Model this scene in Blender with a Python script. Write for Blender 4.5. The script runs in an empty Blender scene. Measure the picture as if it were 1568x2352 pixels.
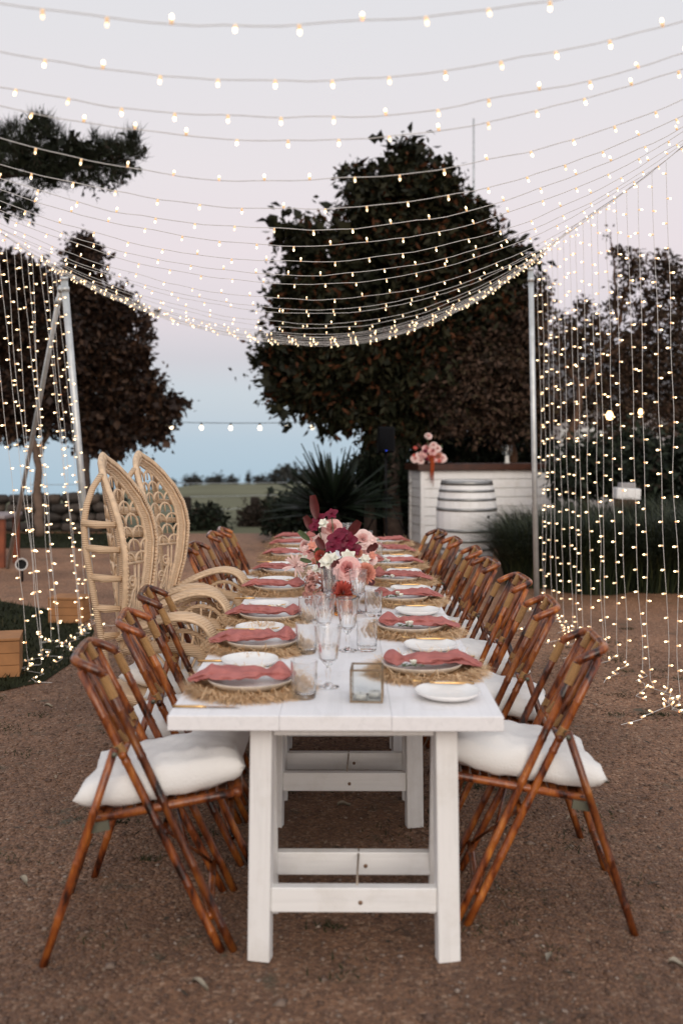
import bpy, math, random
import numpy as np
from mathutils import Vector, Matrix, noise

random.seed(7)
rng = np.random.default_rng(7)
SC = bpy.context.scene
COL = SC.collection
R = math.radians
PI = math.pi

# ------------------------------------------------------------------ camera, sky, sun, exposure
CAM_H = 1.58
FPX = 1960.0            # survey scale, in the units of a 1568 x 2352 picture
KD = 1.1668             # survey depths below were read for a 30 mm lens; the lens is 35 mm, so every depth is stretched once, at the end
cam = bpy.data.cameras.new('camera')
cam.sensor_fit = 'VERTICAL'
cam.sensor_height = 36.0
cam.sensor_width = 24.0
cam.lens = 36.0 * FPX * KD / 2352.0
cam.shift_y = -162.0 / 2352.0
cam.clip_start = 0.05
cam.clip_end = 2000
cam.dof.use_dof = True
cam.dof.focus_distance = 5.0
cam.dof.aperture_fstop = 1.9
camo = bpy.data.objects.new('camera', cam)
camo.location = (0, 0, CAM_H)
camo.rotation_euler = (R(90), 0, 0)
COL.objects.link(camo)
SC.camera = camo

world = bpy.data.worlds.new('World')
SC.world = world
world.use_nodes = True
nt = world.node_tree
nt.nodes.clear()
w_out = nt.nodes.new('ShaderNodeOutputWorld')
tc = nt.nodes.new('ShaderNodeTexCoord')
sep = nt.nodes.new('ShaderNodeSeparateXYZ')
nt.links.new(tc.outputs['Generated'], sep.inputs[0])
ramp = nt.nodes.new('ShaderNodeValToRGB')
ramp.color_ramp.interpolation = 'LINEAR'
mp = nt.nodes.new('ShaderNodeMapRange')
mp.inputs['From Min'].default_value = -0.1
mp.inputs['From Max'].default_value = 0.9
nt.links.new(sep.outputs['Z'], mp.inputs['Value'])
nt.links.new(mp.outputs[0], ramp.inputs[0])
stops = [(-0.1, (0.39, 0.54, 0.65)), (-0.04, (0.42, 0.565, 0.68)), (0.0, (0.47, 0.595, 0.70)), (0.05, (0.54, 0.615, 0.71)), (0.083, (0.60, 0.585, 0.665)),
         (0.115, (0.705, 0.635, 0.70)), (0.185, (0.80, 0.705, 0.745)), (0.26, (0.80, 0.735, 0.76)), (0.38, (0.765, 0.745, 0.77)), (0.9, (0.68, 0.70, 0.77))]
cr = ramp.color_ramp
while len(cr.elements) < len(stops):
    cr.elements.new(0.5)
for e, (z, c) in zip(cr.elements, stops):
    e.position = z + 0.1
    e.color = (*c, 1)
bg = nt.nodes.new('ShaderNodeBackground')
bg.inputs['Strength'].default_value = 0.98
nt.links.new(ramp.outputs[0], bg.inputs['Color'])
sky = nt.nodes.new('ShaderNodeTexSky')
sky.sky_type = 'NISHITA'
sky.sun_disc = False
sky.sun_elevation = R(4)
sky.sun_rotation = R(180)      # the afterglow lies behind the camera
bg2 = nt.nodes.new('ShaderNodeBackground')
bg2.inputs['Strength'].default_value = 0.02
nt.links.new(sky.outputs[0], bg2.inputs['Color'])
addw = nt.nodes.new('ShaderNodeAddShader')
nt.links.new(bg.outputs[0], addw.inputs[0])
nt.links.new(bg2.outputs[0], addw.inputs[1])
nt.links.new(addw.outputs[0], w_out.inputs['Surface'])

sun = bpy.data.lights.new('sun', 'SUN')
sun.energy = 1.5
sun.angle = R(50)
sun.color = (1.0, 0.90, 0.78)
suno = bpy.data.objects.new('sun', sun)
suno.rotation_euler = (R(90 - 24), 0, R(8))
suno.location = (0, -10, 8)
COL.objects.link(suno)

vs = SC.view_settings
vs.view_transform = 'Standard'
try:
    vs.look = 'None'
except Exception:
    pass
vs.exposure = 0.0
vs.gamma = 1.0
vs.use_curve_mapping = False
SC.cycles.use_denoising = True
try:
    SC.cycles.denoiser = 'OPENIMAGEDENOISE'
except Exception:
    pass
SC.cycles.max_bounces = 14
SC.cycles.transparent_max_bounces = 12
SC.cycles.transmission_bounces = 14
SC.cycles.sample_clamp_indirect = 4.0
SC.cycles.caustics_reflective = False

# ------------------------------------------------------------------ helpers
def W(u, v, d):
    """a place in the yard seen at picture position (u, v) of the 1568 x 2352 view, d metres ahead; used only to read off survey points"""
    return Vector(((u - 784) * d / FPX, d, CAM_H - (v - 1014) * d / FPX))


class MB:
    """collects shapes for ONE mesh"""
    def __init__(self):
        self.v, self.f, self.m = [], [], []
        self.mi = 0
    def add(self, verts, faces, mat=None):
        b = len(self.v)
        self.v.extend([tuple(p) for p in verts])
        for f in faces:
            self.f.append(tuple(i + b for i in f))
            self.m.append(self.mi if mat is None else mat)
    def box(self, c, s, rot=None, bev=0.0):
        hx, hy, hz = s[0] / 2, s[1] / 2, s[2] / 2
        M = rot or Matrix.Identity(3)
        c = Vector(c)
        if bev <= 0:
            vs_ = [Vector((x, y, z)) for x in (-hx, hx) for y in (-hy, hy) for z in (-hz, hz)]
            fs = [(0, 1, 3, 2), (4, 6, 7, 5), (0, 4, 5, 1), (2, 3, 7, 6), (0, 2, 6, 4), (1, 5, 7, 3)]
            self.add([c + M @ p for p in vs_], fs)
            return
        b = min(bev, hx * .9, hy * .9, hz * .9)
        idx, pts = {}, []
        for sx in (-1, 1):
            for sy in (-1, 1):
                for sz in (-1, 1):
                    for ax in range(3):
                        p = [sx * (hx - b), sy * (hy - b), sz * (hz - b)]
                        p[ax] = (sx * hx, sy * hy, sz * hz)[ax]
                        idx[(sx, sy, sz, ax)] = len(pts)
                        pts.append(Vector(p))
        fs = []
        for ax in range(3):
            o1, o2 = [a for a in range(3) if a != ax]
            for s_ in (-1, 1):
                q = []
                for a, b_ in ((-1, -1), (1, -1), (1, 1), (-1, 1)):
                    k = [0, 0, 0]
                    k[ax], k[o1], k[o2] = s_, a, b_
                    q.append(idx[(*k, ax)])
                fs.append(tuple(q))
        for ax in range(3):
            o1, o2 = [a for a in range(3) if a != ax]
            for a in (-1, 1):
                for b_ in (-1, 1):
                    k0, k1 = [0, 0, 0], [0, 0, 0]
                    k0[ax], k0[o1], k0[o2] = -1, a, b_
                    k1[ax], k1[o1], k1[o2] = 1, a, b_
                    fs.append((idx[(*k0, o1)], idx[(*k1, o1)], idx[(*k1, o2)], idx[(*k0, o2)]))
        for sx in (-1, 1):
            for sy in (-1, 1):
                for sz in (-1, 1):
                    fs.append(tuple(idx[(sx, sy, sz, a)] for a in range(3)))
        self.add([c + M @ p for p in pts], fs)
    def tube(self, pts, r, seg=6, cap=True, mat=None):
        pts = [Vector(p) for p in pts]
        n = len(pts)
        rr = [r] * n if not hasattr(r, '__len__') else r
        t0 = (pts[1] - pts[0]).normalized()
        up = Vector((0, 0, 1)) if abs(t0.z) < .9 else Vector((1, 0, 0))
        side = t0.cross(up).normalized()
        vs_, fs = [], []
        for i, p in enumerate(pts):
            if i == 0: t = pts[1] - pts[0]
            elif i == n - 1: t = pts[-1] - pts[-2]
            else: t = pts[i + 1] - pts[i - 1]
            if t.length < 1e-9: t = t0
            t.normalize()
            side = (side - t * side.dot(t))
            if side.length < 1e-6:
                side = t.orthogonal()
            side.normalize()
            bn = t.cross(side)
            for k in range(seg):
                a = 2 * PI * k / seg
                vs_.append(p + (side * math.cos(a) + bn * math.sin(a)) * rr[i])
        for i in range(n - 1):
            for k in range(seg):
                k2 = (k + 1) % seg
                fs.append((i * seg + k, i * seg + k2, (i + 1) * seg + k2, (i + 1) * seg + k))
        if cap:
            fs.append(tuple(reversed(range(seg))))
            fs.append(tuple((n - 1) * seg + k for k in range(seg)))
        self.add(vs_, fs, mat)
    def lathe(self, prof, seg=24, c=(0, 0, 0), wob=None, mat=None, M=None, cap=False):
        c = Vector(c)
        vs_, fs = [], []
        n = len(prof)
        for i, (r, z) in enumerate(prof):
            for k in range(seg):
                a = 2 * PI * k / seg
                q = r * (wob(a, i) if wob else 1)
                p = Vector((q * math.cos(a), q * math.sin(a), z))
                if M is not None: p = M @ p
                vs_.append(c + p)
        for i in range(n - 1):
            for k in range(seg):
                k2 = (k + 1) % seg
                fs.append((i * seg + k, i * seg + k2, (i + 1) * seg + k2, (i + 1) * seg + k))
        if cap and prof[0][0] > 1e-6: fs.append(tuple(reversed(range(seg))))
        if cap and prof[-1][0] > 1e-6: fs.append(tuple((n - 1) * seg + k for k in range(seg)))
        self.add(vs_, fs, mat)
    def grid(self, fn, nu, nv, mat=None):
        vs_ = [fn(i / nu, j / nv) for i in range(nu + 1) for j in range(nv + 1)]
        fs = [(i * (nv + 1) + j, (i + 1) * (nv + 1) + j, (i + 1) * (nv + 1) + j + 1, i * (nv + 1) + j + 1) for i in range(nu) for j in range(nv)]
        self.add(vs_, fs, mat)
    def mesh(self, name, mats, smooth=True):
        me = bpy.data.meshes.new(name)
        me.from_pydata(self.v, [], self.f)
        for m in (mats if isinstance(mats, (list, tuple)) else [mats]):
            me.materials.append(m)
        if any(self.m):
            me.polygons.foreach_set('material_index', self.m)
        if smooth:
            me.polygons.foreach_set('use_smooth', [True] * len(me.polygons))
        me.update()
        return me
    def build(self, name, mats, parent=None, smooth=True, loc=None):
        return link(name, self.mesh(name, mats, smooth), parent, loc)


def link(name, me, parent=None, loc=None):
    o = bpy.data.objects.new(name, me)
    COL.objects.link(o)
    if parent is not None:
        o.parent = parent
    if loc is not None:
        o.location = loc
    return o


def sharp(me, ang=40):
    try:
        me.set_sharp_from_angle(angle=R(ang))
    except Exception:
        pass
    return me


def tag(o, label=None, cat=None, group=None, kind=None):
    if label: o['label'] = label
    if cat: o['category'] = cat
    if group: o['group'] = group
    if kind: o['kind'] = kind
    return o


def thing(name, label, cat, loc=(0, 0, 0), rz=0, group=None):
    o = bpy.data.objects.new(name, None)
    o.empty_display_size = .1
    COL.objects.link(o)
    o.location = loc
    o.rotation_euler = (0, 0, rz)
    return tag(o, label, cat, group)


KIDS = {}
def copy_tree(o, parent=None):
    c = o.copy()
    COL.objects.link(c)
    if parent is not None:
        c.parent = parent
    for ch in o.children:
        copy_tree(ch, c)
    return c


def np_mesh(name, verts, faces, mats, midx=None, smooth=False):
    """verts N x 3 and faces M x k as arrays"""
    me = bpy.data.meshes.new(name)
    n, k = faces.shape
    me.vertices.add(len(verts))
    me.vertices.foreach_set('co', np.ascontiguousarray(verts, dtype=np.float32).ravel())
    me.loops.add(n * k)
    me.loops.foreach_set('vertex_index', np.ascontiguousarray(faces, dtype=np.int32).ravel())
    me.polygons.add(n)
    me.polygons.foreach_set('loop_start', np.arange(0, n * k, k, dtype=np.int32))
    try:
        me.polygons.foreach_set('loop_total', np.full(n, k, dtype=np.int32))
    except Exception:
        pass
    for m in (mats if isinstance(mats, (list, tuple)) else [mats]):
        me.materials.append(m)
    if midx is not None:
        me.polygons.foreach_set('material_index', np.ascontiguousarray(midx, dtype=np.int32))
    if smooth:
        me.polygons.foreach_set('use_smooth', np.ones(n, dtype=bool))
    me.update(calc_edges=True)
    me.validate()
    return me


# ------------------------------------------------------------------ materials
MATS = {}
def base_mat(name):
    m = bpy.data.materials.new(name)
    m.use_nodes = True
    MATS[name] = m
    return m, m.node_tree, m.node_tree.nodes['Principled BSDF']


def simple(name, col, rough=.5, metal=0.0, var=.12, scale=20, bump=0.0, bscale=60, spec=.5, rnd=0.0, **kw):
    """principled with noise-varied colour and relief"""
    m, t, p = base_mat(name)
    p.inputs['Roughness'].default_value = rough
    p.inputs['Metallic'].default_value = metal
    p.inputs['Specular IOR Level'].default_value = spec
    co = t.nodes.new('ShaderNodeTexCoord')
    no = t.nodes.new('ShaderNodeTexNoise')
    no.inputs['Scale'].default_value = scale
    no.inputs['Detail'].default_value = 5
    t.links.new(co.outputs['Object'], no.inputs['Vector'])
    r_ = t.nodes.new('ShaderNodeValToRGB')
    r_.color_ramp.elements[0].position = .3
    r_.color_ramp.elements[1].position = .7
    r_.color_ramp.elements[0].color = (*[c * (1 - var) for c in col], 1)
    r_.color_ramp.elements[1].color = (*[min(1, c * (1 + var)) for c in col], 1)
    t.links.new(no.outputs['Fac'], r_.inputs[0])
    src = r_.outputs[0]
    if rnd > 0:
        oi = t.nodes.new('ShaderNodeObjectInfo')
        hs = t.nodes.new('ShaderNodeHueSaturation')
        mr = t.nodes.new('ShaderNodeMapRange')
        mr.inputs['To Min'].default_value = 1 - rnd
        mr.inputs['To Max'].default_value = 1 + rnd
        t.links.new(oi.outputs['Random'], mr.inputs['Value'])
        t.links.new(mr.outputs[0], hs.inputs['Value'])
        t.links.new(src, hs.inputs['Color'])
        src = hs.outputs[0]
    t.links.new(src, p.inputs['Base Color'])
    if bump > 0:
        n2 = t.nodes.new('ShaderNodeTexNoise')
        n2.inputs['Scale'].default_value = bscale
        n2.inputs['Detail'].default_value = 4
        t.links.new(co.outputs['Object'], n2.inputs['Vector'])
        b = t.nodes.new('ShaderNodeBump')
        b.inputs['Strength'].default_value = bump
        b.inputs['Distance'].default_value = .01
        t.links.new(n2.outputs['Fac'], b.inputs['Height'])
        t.links.new(b.outputs[0], p.inputs['Normal'])
    for k, v in kw.items():
        p.inputs[k].default_value = v
    return m


def bamboo_mat():
    m, t, p = base_mat('bamboo')
    co = t.nodes.new('ShaderNodeTexCoord')
    oi = t.nodes.new('ShaderNodeObjectInfo')
    ad = t.nodes.new('ShaderNodeVectorMath')
    ad.operation = 'MULTIPLY_ADD'
    cmb = t.nodes.new('ShaderNodeCombineXYZ')
    for k in range(3):
        t.links.new(oi.outputs['Random'], cmb.inputs[k])
    ad.inputs[1].default_value = (31, 17, 23)
    t.links.new(cmb.outputs[0], ad.inputs[0])
    t.links.new(co.outputs['Object'], ad.inputs[2])
    mpp = t.nodes.new('ShaderNodeMapping')
    mpp.inputs['Rotation'].default_value = (0, R(-28), 0)
    mpp.inputs['Scale'].default_value = (1.5, 1.3, .55)
    t.links.new(ad.outputs[0], mpp.inputs['Vector'])
    n1 = t.nodes.new('ShaderNodeTexNoise')
    n1.inputs['Scale'].default_value = 15
    n1.inputs['Detail'].default_value = 6
    n1.inputs['Roughness'].default_value = .62
    t.links.new(mpp.outputs[0], n1.inputs['Vector'])
    r1 = t.nodes.new('ShaderNodeValToRGB')
    el = r1.color_ramp.elements
    el[0].position, el[0].color = .36, (.012, .004, .002, 1)
    el[1].position, el[1].color = .70, (.47, .170, .034, 1)
    e = el.new(.42); e.color = (.085, .019, .006, 1)
    e = el.new(.50); e.color = (.20, .050, .011, 1)
    e = el.new(.60); e.color = (.32, .095, .018, 1)
    t.links.new(n1.outputs['Fac'], r1.inputs[0])
    hs = t.nodes.new('ShaderNodeHueSaturation')
    mr = t.nodes.new('ShaderNodeMapRange')
    mr.inputs['To Min'].default_value = .60
    mr.inputs['To Max'].default_value = 1.35
    t.links.new(oi.outputs['Random'], mr.inputs['Value'])
    t.links.new(mr.outputs[0], hs.inputs['Value'])
    t.links.new(r1.outputs[0], hs.inputs['Color'])
    t.links.new(hs.outputs[0], p.inputs['Base Color'])
    p.inputs['Roughness'].default_value = .30
    p.inputs['Coat Weight'].default_value = .25
    p.inputs['Coat Roughness'].default_value = .15
    n2 = t.nodes.new('ShaderNodeTexNoise')
    n2.inputs['Scale'].default_value = 90
    b = t.nodes.new('ShaderNodeBump')
    b.inputs['Strength'].default_value = .25
    b.inputs['Distance'].default_value = .004
    t.links.new(co.outputs['Object'], n2.inputs['Vector'])
    t.links.new(n2.outputs['Fac'], b.inputs['Height'])
    t.links.new(b.outputs[0], p.inputs['Normal'])
    return m


def wave_mat(name, col, col2, rough, scale, direction='Z', bump=.5, dist=.006):
    """woven or wrapped strands: fine bands with relief"""
    m, t, p = base_mat(name)
    co = t.nodes.new('ShaderNodeTexCoord')
    wv = t.nodes.new('ShaderNodeTexWave')
    wv.wave_type = 'BANDS'
    wv.bands_direction = direction
    wv.inputs['Scale'].default_value = scale
    wv.inputs['Distortion'].default_value = 1.2
    wv.inputs['Detail'].default_value = 2
    t.links.new(co.outputs['Object'], wv.inputs['Vector'])
    no = t.nodes.new('ShaderNodeTexNoise')
    no.inputs['Scale'].default_value = 14
    no.inputs['Detail'].default_value = 4
    t.links.new(co.outputs['Object'], no.inputs['Vector'])
    mx = t.nodes.new('ShaderNodeMix')
    mx.data_type = 'RGBA'
    mx.inputs[6].default_value = (*col2, 1)
    mx.inputs[7].default_value = (*col, 1)
    av = t.nodes.new('ShaderNodeMath')
    av.operation = 'MULTIPLY_ADD'
    av.inputs[1].default_value = .45
    t.links.new(wv.outputs['Fac'], av.inputs[0])
    mr = t.nodes.new('ShaderNodeMath')
    mr.operation = 'MULTIPLY'
    mr.inputs[1].default_value = .9
    t.links.new(no.outputs['Fac'], mr.inputs[0])
    t.links.new(mr.outputs[0], av.inputs[2])
    t.links.new(av.outputs[0], mx.inputs[0])
    t.links.new(mx.outputs[2], p.inputs['Base Color'])
    p.inputs['Roughness'].default_value = rough
    b = t.nodes.new('ShaderNodeBump')
    b.inputs['Strength'].default_value = bump
    b.inputs['Distance'].default_value = dist
    t.links.new(wv.outputs['Fac'], b.inputs['Height'])
    t.links.new(b.outputs[0], p.inputs['Normal'])
    return m


def gravel_mat():
    m, t, p = base_mat('gravel')
    co = t.nodes.new('ShaderNodeTexCoord')
    vo = t.nodes.new('ShaderNodeTexVoronoi')
    vo.inputs['Scale'].default_value = 75
    t.links.new(co.outputs['Object'], vo.inputs['Vector'])
    rp = t.nodes.new('ShaderNodeValToRGB')
    sp = t.nodes.new('ShaderNodeSeparateColor')
    t.links.new(vo.outputs['Color'], sp.inputs[0])
    el = rp.color_ramp.elements
    el[0].position, el[0].color = 0, (.118, .068, .043, 1)
    el[1].position, el[1].color = 1, (.33, .235, .17, 1)
    e = el.new(.45); e.color = (.182, .105, .066, 1)
    e = el.new(.8); e.color = (.235, .135, .080, 1)
    e = el.new(.92); e.color = (.26, .178, .125, 1)
    t.links.new(sp.outputs[0], rp.inputs[0])
    big = t.nodes.new('ShaderNodeTexNoise')
    big.inputs['Scale'].default_value = .7
    big.inputs['Detail'].default_value = 7
    big.inputs['Roughness'].default_value = .6
    t.links.new(co.outputs['Object'], big.inputs['Vector'])
    br = t.nodes.new('ShaderNodeValToRGB')
    br.color_ramp.elements[0].position = .32
    br.color_ramp.elements[0].color = (.56, .49, .44, 1)
    br.color_ramp.elements[1].position = .68
    br.color_ramp.elements[1].color = (1.18, 1.08, 1.0, 1)
    t.links.new(big.outputs['Fac'], br.inputs[0])
    mu = t.nodes.new('ShaderNodeMix')
    mu.data_type = 'RGBA'
    mu.blend_type = 'MULTIPLY'
    mu.inputs[0].default_value = 1
    t.links.new(rp.outputs[0], mu.inputs[6])
    t.links.new(br.outputs[0], mu.inputs[7])
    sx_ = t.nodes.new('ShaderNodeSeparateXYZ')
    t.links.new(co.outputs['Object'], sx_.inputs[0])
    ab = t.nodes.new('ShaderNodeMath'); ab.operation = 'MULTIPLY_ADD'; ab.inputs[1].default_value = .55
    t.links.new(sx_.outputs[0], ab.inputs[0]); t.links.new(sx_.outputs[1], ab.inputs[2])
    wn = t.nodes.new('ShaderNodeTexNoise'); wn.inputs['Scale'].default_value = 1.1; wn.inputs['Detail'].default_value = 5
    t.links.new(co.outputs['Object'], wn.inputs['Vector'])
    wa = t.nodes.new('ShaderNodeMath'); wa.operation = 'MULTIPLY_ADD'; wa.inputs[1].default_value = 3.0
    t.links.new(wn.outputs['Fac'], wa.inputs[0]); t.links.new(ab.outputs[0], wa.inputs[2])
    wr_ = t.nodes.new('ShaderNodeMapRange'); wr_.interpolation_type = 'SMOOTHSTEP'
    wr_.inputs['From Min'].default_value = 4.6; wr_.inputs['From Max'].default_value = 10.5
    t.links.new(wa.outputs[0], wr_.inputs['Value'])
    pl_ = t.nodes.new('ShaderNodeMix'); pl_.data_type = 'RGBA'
    pl_.inputs[6].default_value = (1, 1, 1, 1); pl_.inputs[7].default_value = (1.50, 1.47, 1.42, 1)  # paler sandy gravel rightward; paling with distance is grazing light painted into the colour
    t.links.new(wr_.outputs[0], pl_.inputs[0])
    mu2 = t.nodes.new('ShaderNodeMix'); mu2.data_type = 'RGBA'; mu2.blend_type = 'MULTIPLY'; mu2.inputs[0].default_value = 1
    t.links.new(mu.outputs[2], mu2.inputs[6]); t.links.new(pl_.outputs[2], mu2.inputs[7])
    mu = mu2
    # sparse moss and weeds
    ms = t.nodes.new('ShaderNodeTexNoise')
    ms.inputs['Scale'].default_value = 3.2
    ms.inputs['Detail'].default_value = 9
    ms.inputs['Roughness'].default_value = .7
    t.links.new(co.outputs['Object'], ms.inputs['Vector'])
    mr = t.nodes.new('ShaderNodeValToRGB')
    mr.color_ramp.elements[0].position = .585
    mr.color_ramp.elements[1].position = .68
    t.links.new(ms.outputs['Fac'], mr.inputs[0])
    mx = t.nodes.new('ShaderNodeMix')
    mx.data_type = 'RGBA'
    t.links.new(mr.outputs[0], mx.inputs[0])
    t.links.new(mu.outputs[2], mx.inputs[6])
    mx.inputs[7].default_value = (.060, .055, .034, 1)
    t.links.new(mx.outputs[2], p.inputs['Base Color'])
    p.inputs['Roughness'].default_value = .9
    p.inputs['Diffuse Roughness'].default_value = 1.0
    p.inputs['Specular IOR Level'].default_value = .5
    p.inputs['Roughness'].default_value = .72
    b = t.nodes.new('ShaderNodeBump')
    b.inputs['Strength'].default_value = .9
    b.inputs['Distance'].default_value = .012
    n3 = t.nodes.new('ShaderNodeTexNoise')
    n3.inputs['Scale'].default_value = 38
    n3.inputs['Detail'].default_value = 6
    t.links.new(co.outputs['Object'], n3.inputs['Vector'])
    ma = t.nodes.new('ShaderNodeMath')
    ma.operation = 'SUBTRACT'
    t.links.new(n3.outputs['Fac'], ma.inputs[0])
    t.links.new(vo.outputs['Distance'], ma.inputs[1])
    t.links.new(ma.outputs[0], b.inputs['Height'])
    t.links.new(b.outputs[0], p.inputs['Normal'])
    return m


def glow_mat(name, col, strength):
    m, t, p = base_mat(name)
    p.inputs['Base Color'].default_value = (*col, 1)
    p.inputs['Emission Color'].default_value = (*col, 1)
    p.inputs['Emission Strength'].default_value = strength
    p.inputs['Roughness'].default_value = .4
    return m


BAMBOO = bamboo_mat()
WRAP = wave_mat('rattan_wrap', (.52, .29, .11), (.24, .105, .035), .5, 55, 'Z', .8, .004)
WICKER = wave_mat('pale_wicker', (.70, .505, .33), (.50, .335, .20), .6, 34, 'Z', .6, .005)
WICKER2 = simple('pale_cane', (.69, .50, .325), .55, var=.2, scale=30)
def paint_mat(name, col, axis, wear=.5):
    m, t, p = base_mat(name)
    co = t.nodes.new('ShaderNodeTexCoord')
    oi = t.nodes.new('ShaderNodeObjectInfo')
    mpn = t.nodes.new('ShaderNodeMapping')
    sc_ = [46, 46, 46]; sc_[axis] = 2.2
    mpn.inputs['Scale'].default_value = sc_
    t.links.new(co.outputs['Object'], mpn.inputs['Vector'])
    cx_ = t.nodes.new('ShaderNodeCombineXYZ')
    mm = t.nodes.new('ShaderNodeMath'); mm.operation = 'MULTIPLY'; mm.inputs[1].default_value = 90
    t.links.new(oi.outputs['Random'], mm.inputs[0])
    for k in range(3): t.links.new(mm.outputs[0], cx_.inputs[k])
    t.links.new(cx_.outputs[0], mpn.inputs['Location'])
    gr = t.nodes.new('ShaderNodeTexNoise'); gr.inputs['Scale'].default_value = 1; gr.inputs['Detail'].default_value = 5; gr.inputs['Roughness'].default_value = .6; gr.inputs['Distortion'].default_value = .6
    t.links.new(mpn.outputs[0], gr.inputs['Vector'])
    r1 = t.nodes.new('ShaderNodeValToRGB')
    r1.color_ramp.elements[0].position = .28; r1.color_ramp.elements[0].color = (*[c * (1 - .16 * wear) for c in col], 1)
    r1.color_ramp.elements[1].position = .52; r1.color_ramp.elements[1].color = (*col, 1)
    t.links.new(gr.outputs['Fac'], r1.inputs[0])
    st_ = t.nodes.new('ShaderNodeTexNoise'); st_.inputs['Scale'].default_value = 5; st_.inputs['Detail'].default_value = 8; st_.inputs['Roughness'].default_value = .68
    t.links.new(co.outputs['Object'], st_.inputs['Vector'])
    r2 = t.nodes.new('ShaderNodeValToRGB')
    r2.color_ramp.elements[0].position = .30; r2.color_ramp.elements[0].color = (1 - .22 * wear, 1 - .25 * wear, 1 - .30 * wear, 1)
    r2.color_ramp.elements[1].position = .50; r2.color_ramp.elements[1].color = (1, 1, 1, 1)
    t.links.new(st_.outputs['Fac'], r2.inputs[0])
    mu = t.nodes.new('ShaderNodeMix'); mu.data_type = 'RGBA'; mu.blend_type = 'MULTIPLY'; mu.inputs[0].default_value = 1
    t.links.new(r1.outputs[0], mu.inputs[6]); t.links.new(r2.outputs[0], mu.inputs[7])
    t.links.new(mu.outputs[2], p.inputs['Base Color'])
    p.inputs['Roughness'].default_value = .5
    b = t.nodes.new('ShaderNodeBump'); b.inputs['Strength'].default_value = .28; b.inputs['Distance'].default_value = .003
    t.links.new(gr.outputs['Fac'], b.inputs['Height']); t.links.new(b.outputs[0], p.inputs['Normal'])
    return m
PAINT = paint_mat('white_painted_wood', (.86, .85, .835), 2, .55)
PAINT_X = paint_mat('white_painted_rail', (.86, .85, .835), 0, .55)
PAINT_TOP = paint_mat('white_worn_boards', (.87, .86, .87), 1, .55)
KNOT = simple('wood_knot', (.22, .13, .08), .7)
COTTON = simple('white_cotton', (.83, .82, .80), .92, var=.03, scale=6, bump=.25, bscale=150, spec=.15)
CERAMIC = simple('white_stoneware', (.84, .83, .81), .32, var=.03, scale=30)
CERAMIC_RAW = simple('raw_stoneware_rim', (.58, .51, .43), .6, var=.18, scale=40)
LINEN = simple('rose_linen', (.44, .165, .150), .95, var=.18, scale=18, bump=.4, bscale=180, spec=.1, rnd=.06)
JUTE = simple('jute', (.66, .44, .25), .95, var=.4, scale=60, bump=.8, bscale=120, spec=.1)
JUTE2 = simple('jute_fibre', (.78, .55, .33), .9, var=.25, scale=40, spec=.15)
GOLD = simple('brushed_gold', (.85, .52, .22), .28, metal=1.0, var=.05)
BRASS = simple('aged_brass', (.27, .20, .135), .4, metal=.9, var=.25)
STEEL = simple('galvanised_steel', (.62, .64, .64), .45, metal=.6, var=.15, scale=12)
HOOP = simple('steel_hoop', (.30, .30, .29), .38, metal=.75, var=.2, scale=9)
BRACKET = simple('metal_bracket', (.16, .16, .12), .5, metal=.6)
CRATE = simple('pine_board', (.36, .165, .062), .7, var=.2, scale=7, bump=.2, bscale=25)
POSTWOOD = simple('red_hardwood', (.22, .055, .02), .6, var=.25, scale=8)
BARTOP = simple('dark_stained_timber', (.055, .018, .009), .4, var=.4, scale=8)
BLACK = simple('black_plastic', (.004, .004, .005), .6, spec=.2)
WAX = simple('white_wax', (.85, .84, .80), .5, var=.02)
CORD = simple('twine', (.42, .34, .27), .9)
CABLE = simple('clear_cable', (.66, .64, .62), .35, var=.08)
BARK = simple('grey_bark', (.085, .060, .048), .9, var=.4, scale=9, bump=.8, bscale=14)
BARK2 = simple('red_bark', (.095, .048, .026), .9, var=.4, scale=9, bump=.8, bscale=14)
FIELD = simple('pasture', (.150, .150, .092), .95, var=.25, scale=.05, spec=.1)
LAWN = simple('lawn_soil', (0.0180, 0.0204, 0.0090), .95, var=.35, scale=3, spec=.1)
BLADE = [simple('lawn_blade', (0.0216, 0.0258, 0.0096), .8, var=.3, scale=4, spec=.2), simple('dry_blade', (0.0450, 0.0390, 0.0168), .8, var=.3, scale=4, spec=.2)]
REED = [simple('reed_green', (0.0270, 0.0378, 0.0162), .6, var=.3, scale=3, spec=.3), simple('reed_olive', (0.0680, 0.0756, 0.0322), .6, var=.3, scale=3, spec=.3), simple('reed_dark', (0.0121, 0.0175, 0.0095), .6, spec=.3)]
MAG = [simple('magnolia_green', (0.0255, 0.0242, 0.0116), .6, var=.3, scale=2, spec=.12), simple('magnolia_dark', (0.0141, 0.0154, 0.0083), .5, var=.3, scale=2, spec=.12), simple('magnolia_rust', (0.0680, 0.0252, 0.0104), .7, var=.3, scale=2, spec=.12)]
COPPER = [simple('copper_leaf', (0.0701, 0.0414, 0.0277), .7, var=.3, scale=2, spec=.2), simple('copper_dark', (0.0292, 0.0188, 0.0128), .7, var=.3, scale=2, spec=.2), simple('copper_olive', (0.0665, 0.0479, 0.0259), .7, var=.3, scale=2, spec=.2)]
PLUM = [simple('plum_leaf', (0.0587, 0.0303, 0.0173), .6, var=.3, scale=2, spec=.25), simple('plum_dark', (0.0282, 0.0156, 0.0112), .6, var=.3, scale=2, spec=.25), simple('plum_black', (0.0113, 0.0088, 0.0066), .6, spec=.2)]
PINE = [simple('pine_needle', (0.0189, 0.0243, 0.0121), .6, var=.3, scale=2, spec=.25), simple('pine_dark', (0.0095, 0.0121, 0.0068), .6, spec=.2), simple('pine_brown', (0.0297, 0.0203, 0.0135), .7, spec=.2)]
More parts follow.
